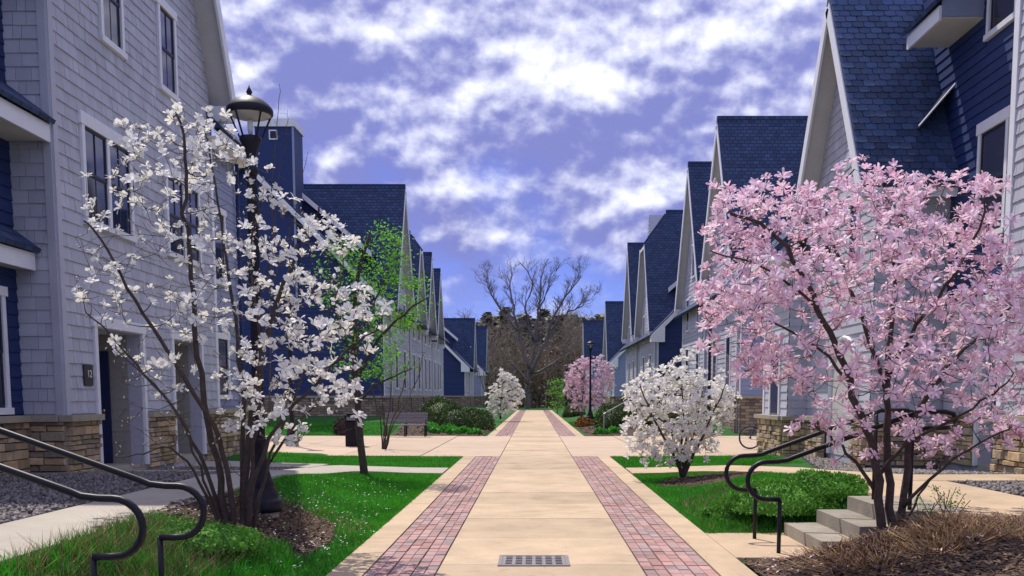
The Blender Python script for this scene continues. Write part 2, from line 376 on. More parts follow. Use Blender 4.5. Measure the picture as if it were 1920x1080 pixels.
def window(parent, fr, a0, a1, z0, z1, trim=.1, twin=False, near=True, head=.14, d=0.0, munt=False):
    mb = MB()
    fr.box(mb, a0, a0+trim, z0, z1, d, d+.05); fr.box(mb, a1-trim, a1, z0, z1, d, d+.05)
    fr.box(mb, a0-.05, a1+.05, z1, z1+head, d, d+.062); fr.box(mb, a0-.03, a1+.03, z0-.08, z0+.02, d, d+.075)
    if twin: fr.box(mb, (a0+a1)/2-.05, (a0+a1)/2+.05, z0+.02, z1, d, d+.046)
    o = mb.build('window', WHITE, parent)
    cells = [(a0+trim, (a0+a1)/2-.05), ((a0+a1)/2+.05, a1-trim)] if twin else [(a0+trim, a1-trim)]
    for p, q in cells:
        if near:
            sm = MB(); zm = (z0+z1)/2
            for (l0, l1, dd) in ((z0+.02, zm+.02, .012), (zm+.0, z1, .024)):
                fr.box(sm, p, p+.045, l0, l1, d, d+dd); fr.box(sm, q-.045, q, l0, l1, d, d+dd+.001)
                fr.box(sm, p+.045, q-.045, l0, l0+.045, d, d+dd); fr.box(sm, p+.045, q-.045, l1-.045, l1, d, d+dd)
                if munt: fr.box(sm, (p+q)/2-.012, (p+q)/2+.012, l0+.045, l1-.045, d, d+dd-.003)
            sm.build('sash', SASH, o)
            for l0, l1, dd in ((z0+.05, zm-.02, .004), (zm+.04, z1-.03, .007)):
                gm = GLASS if dd < .005 else GLASS2
                g = MB(); fr.box(g, p+.03, q-.03, l0, l1, d-.02, d+dd); g.build('pane', gm, o)
        else:
            g = MB(); fr.box(g, p, q, z0+.02, z1, d-.02, d+.03); g.build('pane', GLASS, o)
    return o
def stones(pc, fr, a0, a1, z0, z1, d0=0.0, holes=()):
    z = z0
    while z < z1-.03:
        h = min(random.choice((.075, .1, .12, .15)), z1-z)
        if z1-z-h < .05: h = z1-z
        for p, q in intervals(a0, a1, holes, z+h/2):
            a = p
            while a < q-.01:
                wd = min(random.uniform(.16, .46), q-a)
                if q-a-wd < .1: wd = q-a
                d = random.uniform(.06, .12)
                pc.add(fr.mtx(a+wd/2, z+h/2, wd-.012, d, h-.012, d0+d/2-.01), random.randrange(3)); a += wd
        z += h
STONE_PR = [chamfer_box(.1, .035, i) for i in range(3)]
def gable_roof(parent, s, X, yc, zr, slope, hw, depth, ov=.45, th=.14, clip=0, near_slab=True, mat=None, hwo=.35):
    """roof with its ridge across the street; the gable faces the path"""
    mat = mat or ROOFX; xs = s*(X-ov); xb = s*(X+depth); zc = slope*clip
    H = hw+hwo
    rb = MB(); sf = MB(); wb = MB()
    for sg in (-1, 1):
        n = Vector((0, sg*slope, 1)).normalized()
        poly = [(xs, yc+sg*H, zr-slope*H), (xs, yc+sg*clip, zr-zc)] + ([(xs+s*clip*1.3, yc, zr)] if clip else []) + [(xb, yc, zr), (xb, yc+sg*H, zr-slope*H)]
        if sg == 1 or near_slab: rb.slab(poly, n*th)
        low = [Vector(p)-n*.04 for p in poly]; sf.slab(low, n*.035)
        # rake board on the street edge, eave board along the bottom
        p, q = Vector((xs-s*.025, yc+sg*H, zr-slope*H)), Vector((xs-s*.025, yc+sg*max(clip, .02), zr-slope*max(clip, .02)))
        wb.slab([p-n*.15, q-n*.15, q+n*(th-.03), p+n*(th-.03)], (s*.05, 0, 0))
        e0 = Vector((xs+s*.03, yc+sg*(H+.02), zr-slope*H))
        wb.box(min(e0.x, xb), max(e0.x, xb), min(e0.y, e0.y-sg*.05), max(e0.y, e0.y-sg*.05), e0.z-.16, e0.z+.05)
        # boxed return under the eave end
        r0 = yc+sg*(H-.01); r1 = yc+sg*(hw-.02)
        wb.box(min(xs+s*.03, s*(X-.03)), max(xs+s*.03, s*(X-.03)), min(r0, r1)+.05, max(r0, r1)-.05, zr-slope*H-.2, zr-slope*H+.12)
    if clip:
        rb.slab([(xs, yc-clip, zr-zc), (xs, yc+clip, zr-zc), (xs+s*clip*1.3, yc, zr)], (s*-.05, 0, .12))
        wb.box(min(xs-s*.02, xs+s*.03), max(xs-s*.02, xs+s*.03), yc-clip, yc+clip, zr-zc-.18, zr-zc-.02)
    rb.box(min(xs, xb), max(xs, xb), yc-.1, yc+.1, zr+th*.3, zr+th*2.2+.02) if not clip else rb.box(min(xs+s*clip*1.3, xb), max(xs+s*clip*1.3, xb), yc-.1, yc+.1, zr+th*.3, zr+th*2.2)
    r = rb.build('roof', mat, parent); sf.build('soffit', SOFFIT, r); wb.build('rake_board', WHITE, r)
    return r
def gable_bounds(yc, hw, zr, slope):
    return lambda z: (yc-min(hw, max(0, (zr-z)/slope)), yc+min(hw, max(0, (zr-z)/slope)))
def downspout(parent, x, y, z0, z1, mat, r=.045):
    MB().tube([(x, y, z0), (x, y, z1)], r, 8).build('downspout', mat, parent)
# ------------------------------------------------------------------ terrain
def sst(a, b, x):
    t = min(1, max(0, (x-a)/(b-a))); return t*t*(3-2*t)
def lerp_tab(tab, x):
    for (a, p), (b, q) in zip(tab, tab[1:]):
        if x <= b: return p+(q-p)*max(0, (x-a)/(b-a))
    return tab[-1][1]
def gz(x, y):
    a = abs(x); st0 = 2.05
    h = lerp_tab([(-50, .42), (14, .42), (19, .12), (25, .02), (37.8, .02), (43, .6), (90, .6), (110, .3), (4000, .3)], y)
    e = 3.9 if y < 15 else (3.9+(y-15)*.25 if y < 37.8 else 6.2)
    zf = 0.1*sst(5, 7, a)*sst(19, 23, y)*(1-sst(25, 27, y))
    z = h*sst(2.05, e, a)+zf
    y0, y1 = (9.3, 11.1) if x > 0 else (5.5, 6.95)
    ae = 3.97 if x > 0 else 3.74
    if a < ae and y0-.7 < y < y1+.7:                   # the bank is cut back under the steps
        f = sst(0, .7 if x < 0 else .35, max(y0-y, y-y1, 0)); z = z*f+(1-f)*(.42*sst(ae-.47, ae-.02, a)-.03*(a > 2.1))
    return z
# ------------------------------------------------------------------ ground
def ground():
    xs = sorted(set([-400, -200, -100, -60, -40, -28, -20, -1.85, 1.99, -2.05, 2.1, 20, 28, 40, 60, 100, 200, 400]+[round(i*.3, 2) for i in range(-50, 51) if not -1.8 <= i*.3 <= 1.95]+[round(q*(2.1+.15*i), 2) for i in range(16) for q in (-1, 1)]))
    ys = sorted(set([-20, -10, 8.95, 9.1, 9.3, 11.1, 11.25, 11.45, 5.3, 5.5, 6.95, 7.1, 7.35, 7.5, 7.65]+[round(i*.4, 2) for i in range(0, 120)]+list(range(48, 120, 3))+[130, 150, 200, 300, 500, 900, 1600, 2600]))
    V = [(x, y, -.07 if -1.86 < x < 2.0 and y < 106 else gz(x, y)) for y in ys for x in xs]; n = len(xs)
    Q = [(j*n+i, j*n+i+1, (j+1)*n+i+1, (j+1)*n+i) for j in range(len(ys)-1) for i in range(n-1)]
    return struct('lawn_ground', npmesh('lawn_ground', V, Q, LAWN, True))
ground()
PL, PR, BL, BR_, KL, KR = -.88, 1.0, -1.52, 1.655, -1.85, 1.99
JY = [10.67+1.71*i for i in range(-6, 57)]
X0C, X1C = 25.2, 37.8                                     # near and far edge of the crossing walk
path = struct('path', MB().box(KL+.01, KR-.01, 0, 106.4, -.2, -.02), JOINT)
one = MB().box(-.5, .5, -.5, .5, -.09, 0)
slabm = one.mesh('slab', CONC)
def slab(x0, x1, y0, y1, z=.012, parent=path, name='slab', me=slabm):
    o = link(name, me, parent); o.location = ((x0+x1)/2, (y0+y1)/2, z+random.uniform(-.0015, .0015)); o.scale = (x1-x0-.012, y1-y0-.012, 1); return o
for a, b in zip(JY, JY[1:]): slab(PL, PR, a, b)
kerbm = one.mesh('kerb_stone', CONC)
for (x0, x1) in ((KL, BL), (BR_, KR)):
    for a, b in zip(JY[::2], JY[2::2]):
        for p, q in ((a, min(b, X0C)), (max(a, X1C), b)):
            if q-p > .1: slab(x0, x1, p, q, .014, path, 'kerb_stone', kerbm)
brick_u = MB(); brick_u = chamfer_box(.05, .01, 3)
def brick_strip(x0, x1):
    st = struct('brick_strip', MB().box(x0, x1, 4, 106, -.11, -.008), JOINT)
    pc = Pieces(st, 'brick', BRICK, [chamfer_box(.05, .012, i) for i in range(3)])
    cw = (x1-x0)/3
    for (p, q) in ((5, X0C), (X1C, 106)):
        n = int((q-p)/.206)
        for j in range(n):
            for c in range(3):
                for h in range(2):
                    xa = x0+c*cw+h*cw/2+(.006 if h == 0 else .002); xb = x0+c*cw+(h+1)*cw/2-(.002 if h == 0 else .006)
                    yy = p+j*.206+.103; m = Matrix.Identity(4)
                    m[0][0] = xb-xa; m[1][1] = 0; m[1][2] = .201; m[2][1] = .08; m[2][2] = 0
                    m[0][3] = (xa+xb)/2; m[1][3] = yy+random.uniform(-.002, .002); m[2][3] = -.03+random.uniform(-.003, .004)
                    pc.add(m, random.randrange(3))
    pc.done(lambda m: m.translation.y if m.translation.y > 8.2 else 1000-m.translation.y)
brick_strip(BL+.004, PL-.004); brick_strip(PR+.004, BR_-.004)
crossing = struct('crossing_walk', MB().box(-18, KL-.0, X0C, X1C, -.2, -.01).box(KR, 22, X0C, X1C, -.2, -.01).box(BL-.33, PL-.006, X0C, X1C, -.19, -.012).box(PR+.006, KR, X0C, X1C, -.19, -.012), CONC2)
csm = one.mesh('slab', M('pale_concrete', (.49, .375, .27), .85, var=.06, nscale=.8, namp=.1, bump=.15, bscale=60))
for k in range(3):
    y0 = X0C+k*(X1C-X0C)/3; y1 = y0+(X1C-X0C)/3
    for i in range(8): slab(PL-.006-(i+1)*2.1, PL-.006-i*2.1, y0, y1, .03 if i else .016, crossing, 'slab', csm)
    for i in range(9): slab(PR+.006+i*2.1, PR+.006+(i+1)*2.1, y0, y1, .03 if i else .016, crossing, 'slab', csm)
# side walks draped over the terrain
def ribbon(name, left, right, mat, dz=.03, th=.12):
    mb = MB(); n = len(left)
    Z = lambda p: gz(*p)+dz
    b = 0
    for p, q in zip(left, right):
        zp, zq = Z(p), Z(q); mb.v += [(*p, zp), (*q, zq), (*p, zp-th), (*q, zq-th)]
    for i in range(n-1):
        a, c = 4*i, 4*i+4; mb.f += [(a, a+1, c+1, c), (a, c, c+2, a+2), (a+1, a+3, c+3, c+1)]
    e = 4*(n-1); mb.f += [(0, 2, 3, 1), (e, e+1, e+3, e+2)]
    return struct(name, mb, mat)
for s in (-1, 1):
    yl = [3+i*.5 for i in range(31)]
    xo, xi = (4.8, 3.75) if s < 0 else (5.6, 4.0)
    o_ = [(s*xo, y) for y in yl]+[(s*(xo+.05), 18.6), (s*(xo-.1), 19.6), (s*4.6, 20.4), (s*4.2, 20.9), (s*3.4, 21.0), (s*2.6, 21.0), (s*(1.87 if s < 0 else 2.01), 21.0)]
    i_ = [(s*xi, y) for y in yl]+[(s*(xi-.02), 18.4), (s*(xi-.04), 18.8), (s*3.65, 19.15), (s*3.45, 19.4), (s*3.1, 19.5), (s*2.6, 19.5), (s*(1.87 if s < 0 else 2.01), 19.5)]
    ribbon('side_walk', o_, i_, CONC2 if s < 0 else CONC)
ribbon('entry_walk', [(-4.7-i*.5, 17.9) for i in range(6)], [(-4.7-i*.5, 16.3) for i in range(6)], CONC2, .034)
ribbon('entry_walk', [(-4.5-i*.55, 21.1) for i in range(6)], [(-4.6-i*.54, 19.7) for i in range(6)], CONC2, .036)
ribbon('entry_walk', [(5.0+i*.5, 14.1) for i in range(9)], [(5.0+i*.5, 13.0) for i in range(9)], CONC, .034)
def inpoly(P, poly):
    x, y = P[:, 0], P[:, 1]; r = np.zeros(len(P), bool); n = len(poly); j = n-1
    for i in range(n):
        xi, yi = poly[i]; xj, yj = poly[j]
        c = ((yi > y) != (yj > y)) & (x < (xj-xi)*(y-yi)/((yj-yi) or 1e-9)+xi); r ^= c; j = i
    return r
def sample_poly(poly, n, near=True):
    a = np.array(poly); lo, hi = a.min(0), a.max(0); out = []; k = 0
    while k < n:
        P = RNG.uniform(lo, hi, (n*2, 2)); P = P[inpoly(P, poly)]; out.append(P); k += len(P)
    return np.concatenate(out)[:n]
def patch(name, poly, mat, dz=.008, cell=.1, kind='structure', parent=None):
    a = np.array(poly); lo, hi = a.min(0), a.max(0)
    nx, ny = int((hi[0]-lo[0])/cell)+1, int((hi[1]-lo[1])/cell)+1
    gx = lo[0]+np.arange(nx+1)*cell; gy = lo[1]+np.arange(ny+1)*cell
    V = [(x, y, gz(x, y)+dz) for y in gy for x in gx]
    C = np.array([(x+cell/2, y+cell/2) for y in gy[:-1] for x in gx[:-1]]); ok = inpoly(C+RNG.normal(0, .02, C.shape), poly)
    Q = [(j*(nx+1)+i, j*(nx+1)+i+1, (j+1)*(nx+1)+i+1, (j+1)*(nx+1)+i) for j in range(ny) for i in range(nx) if ok[j*nx+i]]
    return struct(name, npmesh(name, V, Q, mat, True), kind=kind)
def rotmats(n, tilt=1.0):
    a, b, c = RNG.uniform(0, 6.283, n), RNG.uniform(-tilt, tilt, n), RNG.uniform(-tilt, tilt, n)
    ca, sa, cb, sb, cc, s_ = np.cos(a), np.sin(a), np.cos(b), np.sin(b), np.cos(c), np.sin(c); z = np.zeros(n); o = np.ones(n)
    Rz = np.stack([ca, -sa, z, sa, ca, z, z, z, o], 1).reshape(-1, 3, 3); Ry = np.stack([cb, z, sb, z, o, z, -sb, z, cb], 1).reshape(-1, 3, 3)
    Rx = np.stack([o, z, z, z, cc, -s_, z, s_, cc], 1).reshape(-1, 3, 3)
    return Rz @ Ry @ Rx
def scatter(name, pv, pf, pos, scl, mat, tilt=1.0, parent=None, kind='stuff', R=None):
    """many copies of one little mesh joined into one object"""
    n = len(pos); pv = np.array(pv, float); pf = np.array(pf)
    R = rotmats(n, tilt) if R is None else R; scl = np.asarray(scl).reshape(n, -1)
    if scl.shape[1] == 1: scl = np.repeat(scl, 3, 1)
    W = np.einsum('nij,nvj->nvi', R, pv[None]*scl[:, None, :])+np.asarray(pos)[:, None, :]
    Fq = (pf[None]+(np.arange(n)*len(pv))[:, None, None]).reshape(-1, pf.shape[1])
    return link(name, npmesh(name, W.reshape(-1, 3), Fq, mat), parent, kind=kind)
PEB_V = [(0, 0, .35), (.5, .05, .05), (.2, .45, .1), (-.4, .35, 0), (-.5, -.2, .08), (.05, -.48, .05), (0, 0, -.3)]
PEB_F = [(0, 1, 2), (0, 2, 3), (0, 3, 4), (0, 4, 5), (0, 5, 1), (6, 2, 1), (6, 3, 2), (6, 4, 3), (6, 5, 4), (6, 1, 5)]
CHIP_V = [(-.5, -.12, 0), (.5, -.16, .05), (.5, .14, 0), (-.5, .12, .06), (0, 0, .12)]; CHIP_F = [(0, 1, 4), (1, 2, 4), (2, 3, 4), (3, 0, 4)]
def on_ground(P, dz): return np.c_[P, [gz(x, y)+dz for x, y in P]]
def gravel(poly, n, smin=.03, smax=.075):
    patch('gravel_bed', poly, GRAVB, .012)
    P = sample_poly(poly, n); scatter('gravel', PEB_V, PEB_F, on_ground(P, .022), RNG.uniform(smin, smax, n), GRAV, 3)
def mulch(poly, n, smin=.03, smax=.09, name='mulch_bed'):
    patch(name, poly, MULCH, .012)
    P = sample_poly(poly, n); scatter('mulch', CHIP_V, CHIP_F, on_ground(P, .022), RNG.uniform(smin, smax, n), CHIP, .35)
def blades(name, poly, n, hmin, hmax, wd, mat, lean=.5, holes=(), dz=0, parent=None):
    P = sample_poly(poly, n)
    for h in holes: P = P[~inpoly(P, h)]
    n = len(P); b = on_ground(P, dz-.004); a = RNG.uniform(0, 6.283, n); h = RNG.uniform(hmin, hmax, n); l = RNG.uniform(0, lean, n)*h; t = RNG.uniform(0, 6.283, n)
    d = np.c_[np.cos(a)*wd/2, np.sin(a)*wd/2, np.zeros(n)]
    top = b+np.c_[np.cos(t)*l, np.sin(t)*l, h]
    V = np.stack([b-d, b+d, top], 1).reshape(-1, 3)
    return link(name, npmesh(name, V, np.arange(3*n).reshape(-1, 3), mat), parent, kind='stuff')
def oval(cx, cy, rx, ry, n=24, jit=.12):
    return [(cx+rx*math.cos(6.283*i/n)*(1+random.uniform(-jit, jit)), cy+ry*math.sin(6.283*i/n)*(1+random.uniform(-jit, jit))) for i in range(n)]
gravel([(-7.85, 4), (-4.82, 4), (-4.82, 16.2), (-7.3, 16.2), (-7.3, 14.9), (-7.85, 14.9)], 13000); gravel([(-7.3, 18.0), (-4.86, 18.0), (-4.86, 19.6), (-7.3, 19.6)], 1900)
gravel([(5.62, 6), (10, 6), (10, 12.95), (5.62, 12.95)], 7000, .04, .09); gravel([(5.62, 14.2), (8.2, 14.2), (8.2, 15.2), (7.2, 15.2), (7.2, 19), (6.6, 24), (5.62, 18.4)], 5000, .04, .09)
mulchL = oval(-3.05, 10.2, .85, 1.75); mulchR = oval(3.2, 17.2, .95, 1.25); mulchT = [(2.02, 5.2), (2.02, 9.25), (2.9, 9.28), (3.98, 9.28), (3.98, 5.2)]
mulch(mulchL, 3800); mulch(mulchR, 1600); mulch(mulchT, 7000)
LA = [(-3.72, 5), (-1.84, 5), (-1.83, 19.4), (-3.1, 19.4), (-3.68, 18.3)]; LB = [(-1.87, 21.05), (-1.87, 25.15), (-13, 25.15), (-13, 22.5), (-7.2, 22.5), (-4.8, 20.9)]
RA = [(1.98, 12.0), (3.98, 12.0), (3.9, 18.3), (3.2, 19.4), (2.02, 19.4)]; RB = [(2.02, 21.05), (2.02, 25.15), (6.0, 25.15), (6.0, 21.2), (4.8, 20.9)]
blades('grass', LA, 60000, .03, .075, .011, GRASS, .8, [mulchL]); blades('grass', LB, 30000, .03, .07, .014, GRASS, .8)
blades('grass', RA, 26000, .03, .07, .011, GRASS, .8, [mulchR]); blades('grass', RB, 16000, .03, .07, .014, GRASS, .8)
blades('grass', [(-3.74, 6.3), (-2.5, 6.3), (-2.2, 9), (-2.5, 9.6), (-3.74, 9.2)], 9000, .06, .16, .011, GRASS, 1.0)
blades('dry_straw', [(-3.74, 6.6), (-2.7, 6.6), (-2.6, 8.9), (-3.74, 8.9)], 3600, .08, .22, .008, STRAW, 1.6)
blades('dry_straw', oval(-2.75, 11.3, .8, 1.0), 1500, .04, .12, .008, STRAW, 1.6)
blades('dry_straw', [(2.02, 11.0), (3.4, 11.0), (3.0, 15.5), (2.1, 14)], 2000, .04, .12, .008, STRAW, 1.6)
blades('grass', [(2.02, 11.0), (3.6, 11.0), (3.6, 12.2), (2.02, 12.2)], 6000, .04, .1, .011, GRASS, 1.0)
# ornamental grass cut to stubble, bottom right: separate tussocks
TUSS = [(2.75, 8.35), (3.15, 8.5), (3.5, 8.3), (2.95, 8.0), (3.4, 7.85), (3.85, 8.45), (3.75, 8.05), (4.25, 8.3), (4.15, 7.8), (2.85, 9.05), (4.5, 8.7), (3.9, 8.85), (4.7, 8.15)]
TL = ['beside the lowest step', 'in front of the pink tree trunk', 'at the foot of the pink tree, kerb side', 'nearest the kerb at the frame edge', 'at the lower frame edge below the pink tree',
      'just right of the pink tree trunk', 'right of the trunk, second row', 'between the pink tree and the right frame edge', 'low in the right corner', 'left of the pink tree against the steps',
      'beside the concrete walk edge at far right', 'behind the pink tree trunk', 'rightmost at the frame edge']
for (x, y), l in zip(TUSS, TL):
    t = thing('grass_tussock', 'tussock of tan dry cut-back ornamental grass '+l, 'ornamental grass', (x, y, gz(x, y)), 'cut-back grass tussocks below the pink tree')
    P = np.c_[RNG.normal(x, .15, 380), RNG.normal(y, .15, 380)]; n = len(P); b = on_ground(P, 0)
    out = (P-np.array([x, y])); L_ = RNG.uniform(.02, .11, n); top = b+np.c_[out*RNG.uniform(.2, 1.0, (n, 1))+RNG.normal(0, .045, (n, 2)), L_]
    a = RNG.uniform(0, 6.28, n); d = np.c_[np.cos(a)*.005, np.sin(a)*.005, np.zeros(n)]
    link('stubble', npmesh('stubble', np.stack([b-d, b+d, top+d*.7, top-d*.7], 1).reshape(-1, 3), np.arange(4*n).reshape(-1, 4), RUSSET), t, kind='stuff')
# ------------------------------------------------------------------ drain grate
def grate():
    t = thing('drain_grate', 'rectangular slotted metal drain grate set in the near path slab', 'drain grate', (0, 9.15, .012))
    x0, x1, y0, y1 = -.34, .34, 8.86, 9.44
    MB().box(x0+.01, x1-.01, y0+.01, y1-.01, -.02, .0165).build('shade_plate', M('drain_shade_paint', (.006, .006, .007), .9), t)  # near-black plate on the unbroken slab: the drain's inner shade as colour
    G = M('cast_iron', (.22, .2, .2), .55, metal=.3, nscale=12, namp=.25)
    mb = MB()
    cx = [x0, x0+.07]; n = 6; wdt = (x1-x0-.14)/n; fr = MB()
    fr.box(x0, x0+.035, y0, y1, 0, .024).box(x1-.035, x1, y0, y1, 0, .024).box(x0+.035, x1-.035, y0, y0+.035, 0, .024).box(x0+.035, x1-.035, y1-.035, y1, 0, .024)
    fr.build('frame', G, t)
    xa = x0+.037; w2 = (x1-x0-.074); slot = .062; gap = (w2-6*slot)/7
    for i in range(7): mb = MB().box(xa+i*(slot+gap), xa+i*(slot+gap)+gap, y0+.037, y1-.037, 0, .022); mb.build('bar', G, t)
    ya = y0+.037; h2 = y1-y0-.074; sl = .06; g2 = (h2-5*sl)/6
    for j in range(6): MB().box(xa+gap, x1-.037-gap, ya+j*(sl+g2), ya+j*(sl+g2)+g2, 0, .0205).build('crossbar', G, t)
grate()
# ------------------------------------------------------------------ steps and handrails
def steps(label, s, xs, y0, y1, zs):
    t = thing('steps', label, 'steps', (s*xs[0], (y0+y1)/2, 0))
    for i, (x, z) in enumerate(zip(xs, zs)):
        xa, xb = s*x, s*(xs[i+1]+.25 if i+1 < len(xs) else x+.75)
        mb = MB().box(min(xa, xb), max(xa, xb), y0-.005*i, y1+.005*i, -.1, z); mb.build('step', M('step_concrete', (.30, .27, .225), .9, var=.06, nscale=3, namp=.3, bump=.3, bscale=40), t)
    return t
steps('three grey concrete steps climbing from the path beside the pink tree', 1, [2.88, 3.25, 3.6], 9.5, 10.95, [.15, .30, .455])
steps('grey concrete steps at the lower left corner by the railings', -1, [3.05, 3.45, 3.85], 5.6, 6.85, [.15, .30, .455])
struct('landing', MB().box(KR+.002, 2.92, 9.35, 11.05, -.1, .014), CONC); struct('landing', MB().box(-3.1, KL-.002, 5.5, 6.95, -.1, .014), CONC)
def handrail(label, s, x, y, xe, ze):
    t = thing('handrail', label, 'handrail', (s*x, y, .01))
    P = lambda a, z: Vector((s*a, y, z))
    # lower post, jog, round loop, slope, upper run
    MB().tube([P(x, -.05), P(x, .56)], .021, 10).build('post', BLACK, t, True)
    lp = [P(x, .56), P(x-.12, .56)]
    cx, cz, r = x-.14, .75, .19
    for i in range(1, 13):
        a = -math.pi/2-math.pi*i/12*1.0; lp.append(P(cx+r*math.cos(a)*1.0, cz+r*math.sin(a)))
    lp += [P(x-.05, .942), P(x+.06, .955), P(x+.13, .985)]
    sl = (ze-.985)/(xe-x-.13); n = 6
    lp += [P(x+.13+(xe-x-.13)*i/n, .985+(ze-.985)*i/n) for i in range(1, n+1)]
    lp += [P(xe+.05, ze+.018), P(xe+.32, ze+.02), P(xe+.4, ze+.0), P(xe+.43, ze-.06), P(xe+.4, ze-.12), P(xe+.32, ze-.14), P(xe+.02, ze-.14)]
    MB().tube(lp, .025, 10).build('rail', BLACK, t, True)
    MB().tube([P(xe, gz(s*xe, y)-.15), P(xe, ze+.01)], .021, 10).build('post', BLACK, t, True)
handrail('far black tube handrail with looped end on the right-hand steps', 1, 2.46, 10.6, 3.77, 1.42)
handrail('near black tube handrail with looped end beside the pink tree', 1, 2.48, 9.62, 3.79, 1.42)
handrail('black looped tube handrail at lower left nearer the white tree', -1, 2.76, 7.02, 4.1, 1.42)
handrail('black looped tube handrail nearest the lower left corner', -1, 2.86, 6.16, 4.2, 1.42)
# ------------------------------------------------------------------ near left house
def text_mesh(txt, size, ext):
    c = bpy.data.curves.new('txt', 'FONT'); c.body = txt; c.size = size; c.extrude = ext; c.align_x = 'CENTER'; c.align_y = 'CENTER'
    o = bpy.data.objects.new('txt', c); COL.objects.link(o); dg = bpy.context.evaluated_depsgraph_get(); dg.update()
    me = bpy.data.meshes.new_from_object(o.evaluated_get(dg)); bpy.data.objects.remove(o); return me
def entry(parent, fr, a0, a1, zf, zt, depth, mat):
    """recessed doorway: walls, ceiling, floor, a navy door at the near end of the back wall"""
    mb = MB(); fr.box(mb, a0-.12, a0, zf, zt, -depth, -.25); fr.box(mb, a1, a1+.12, zf, zt, -depth, -.25); fr.box(mb, a0-.12, a1+.12, zf, zt+.12, -depth-.12, -depth)
    r = mb.build('porch_wall', mat, parent)
    c = MB(); fr.box(c, a0-.12, a1+.12, zt, zt+.1, -depth, -.252); c.build('ceiling', SOFFIT, r)
    f = MB(); fr.box(f, a0, a1, zf-.12, zf+.02, -depth, .0); f.build('threshold', CONC2, r)
    # shingled far side wall facing the camera
    cf = FR('C', a1-.001); x0, x1 = sorted((fr.P(0, 0, -.25).x, fr.P(0, 0, -depth).x))
    lap_wall('siding', r, mat, cf, x0+.01, x1, zf+.02, zt, course=.2, proud=.015)
    xa, xb_ = sorted((fr.P(0, 0, -.58).x, fr.P(0, 0, -depth+.02).x)); d = MB().box(xa, xb_, a1-.06, a1-.018, zf+.02, zf+2.1); dr = d.build('door', DOORM, parent)
    k = MB().lathe([(.02, -.03), (.035, 0), (.02, .03)], 10, fr.P(a1-.09, zf+1.0, -.68)); k.build('handle', M('brass', (.5, .38, .15), .3, metal=1), dr)
    tr = MB(); fr.box(tr, a0-.11, a0-.005, zf, zt+.02, 0, .055); fr.box(tr, a1+.005, a1+.11, zf, zt+.02, 0, .055); fr.box(tr, a0-.16, a1+.16, zt+.02, zt+.2, 0, .065)
    tr.build('door_trim', WHITE, parent)
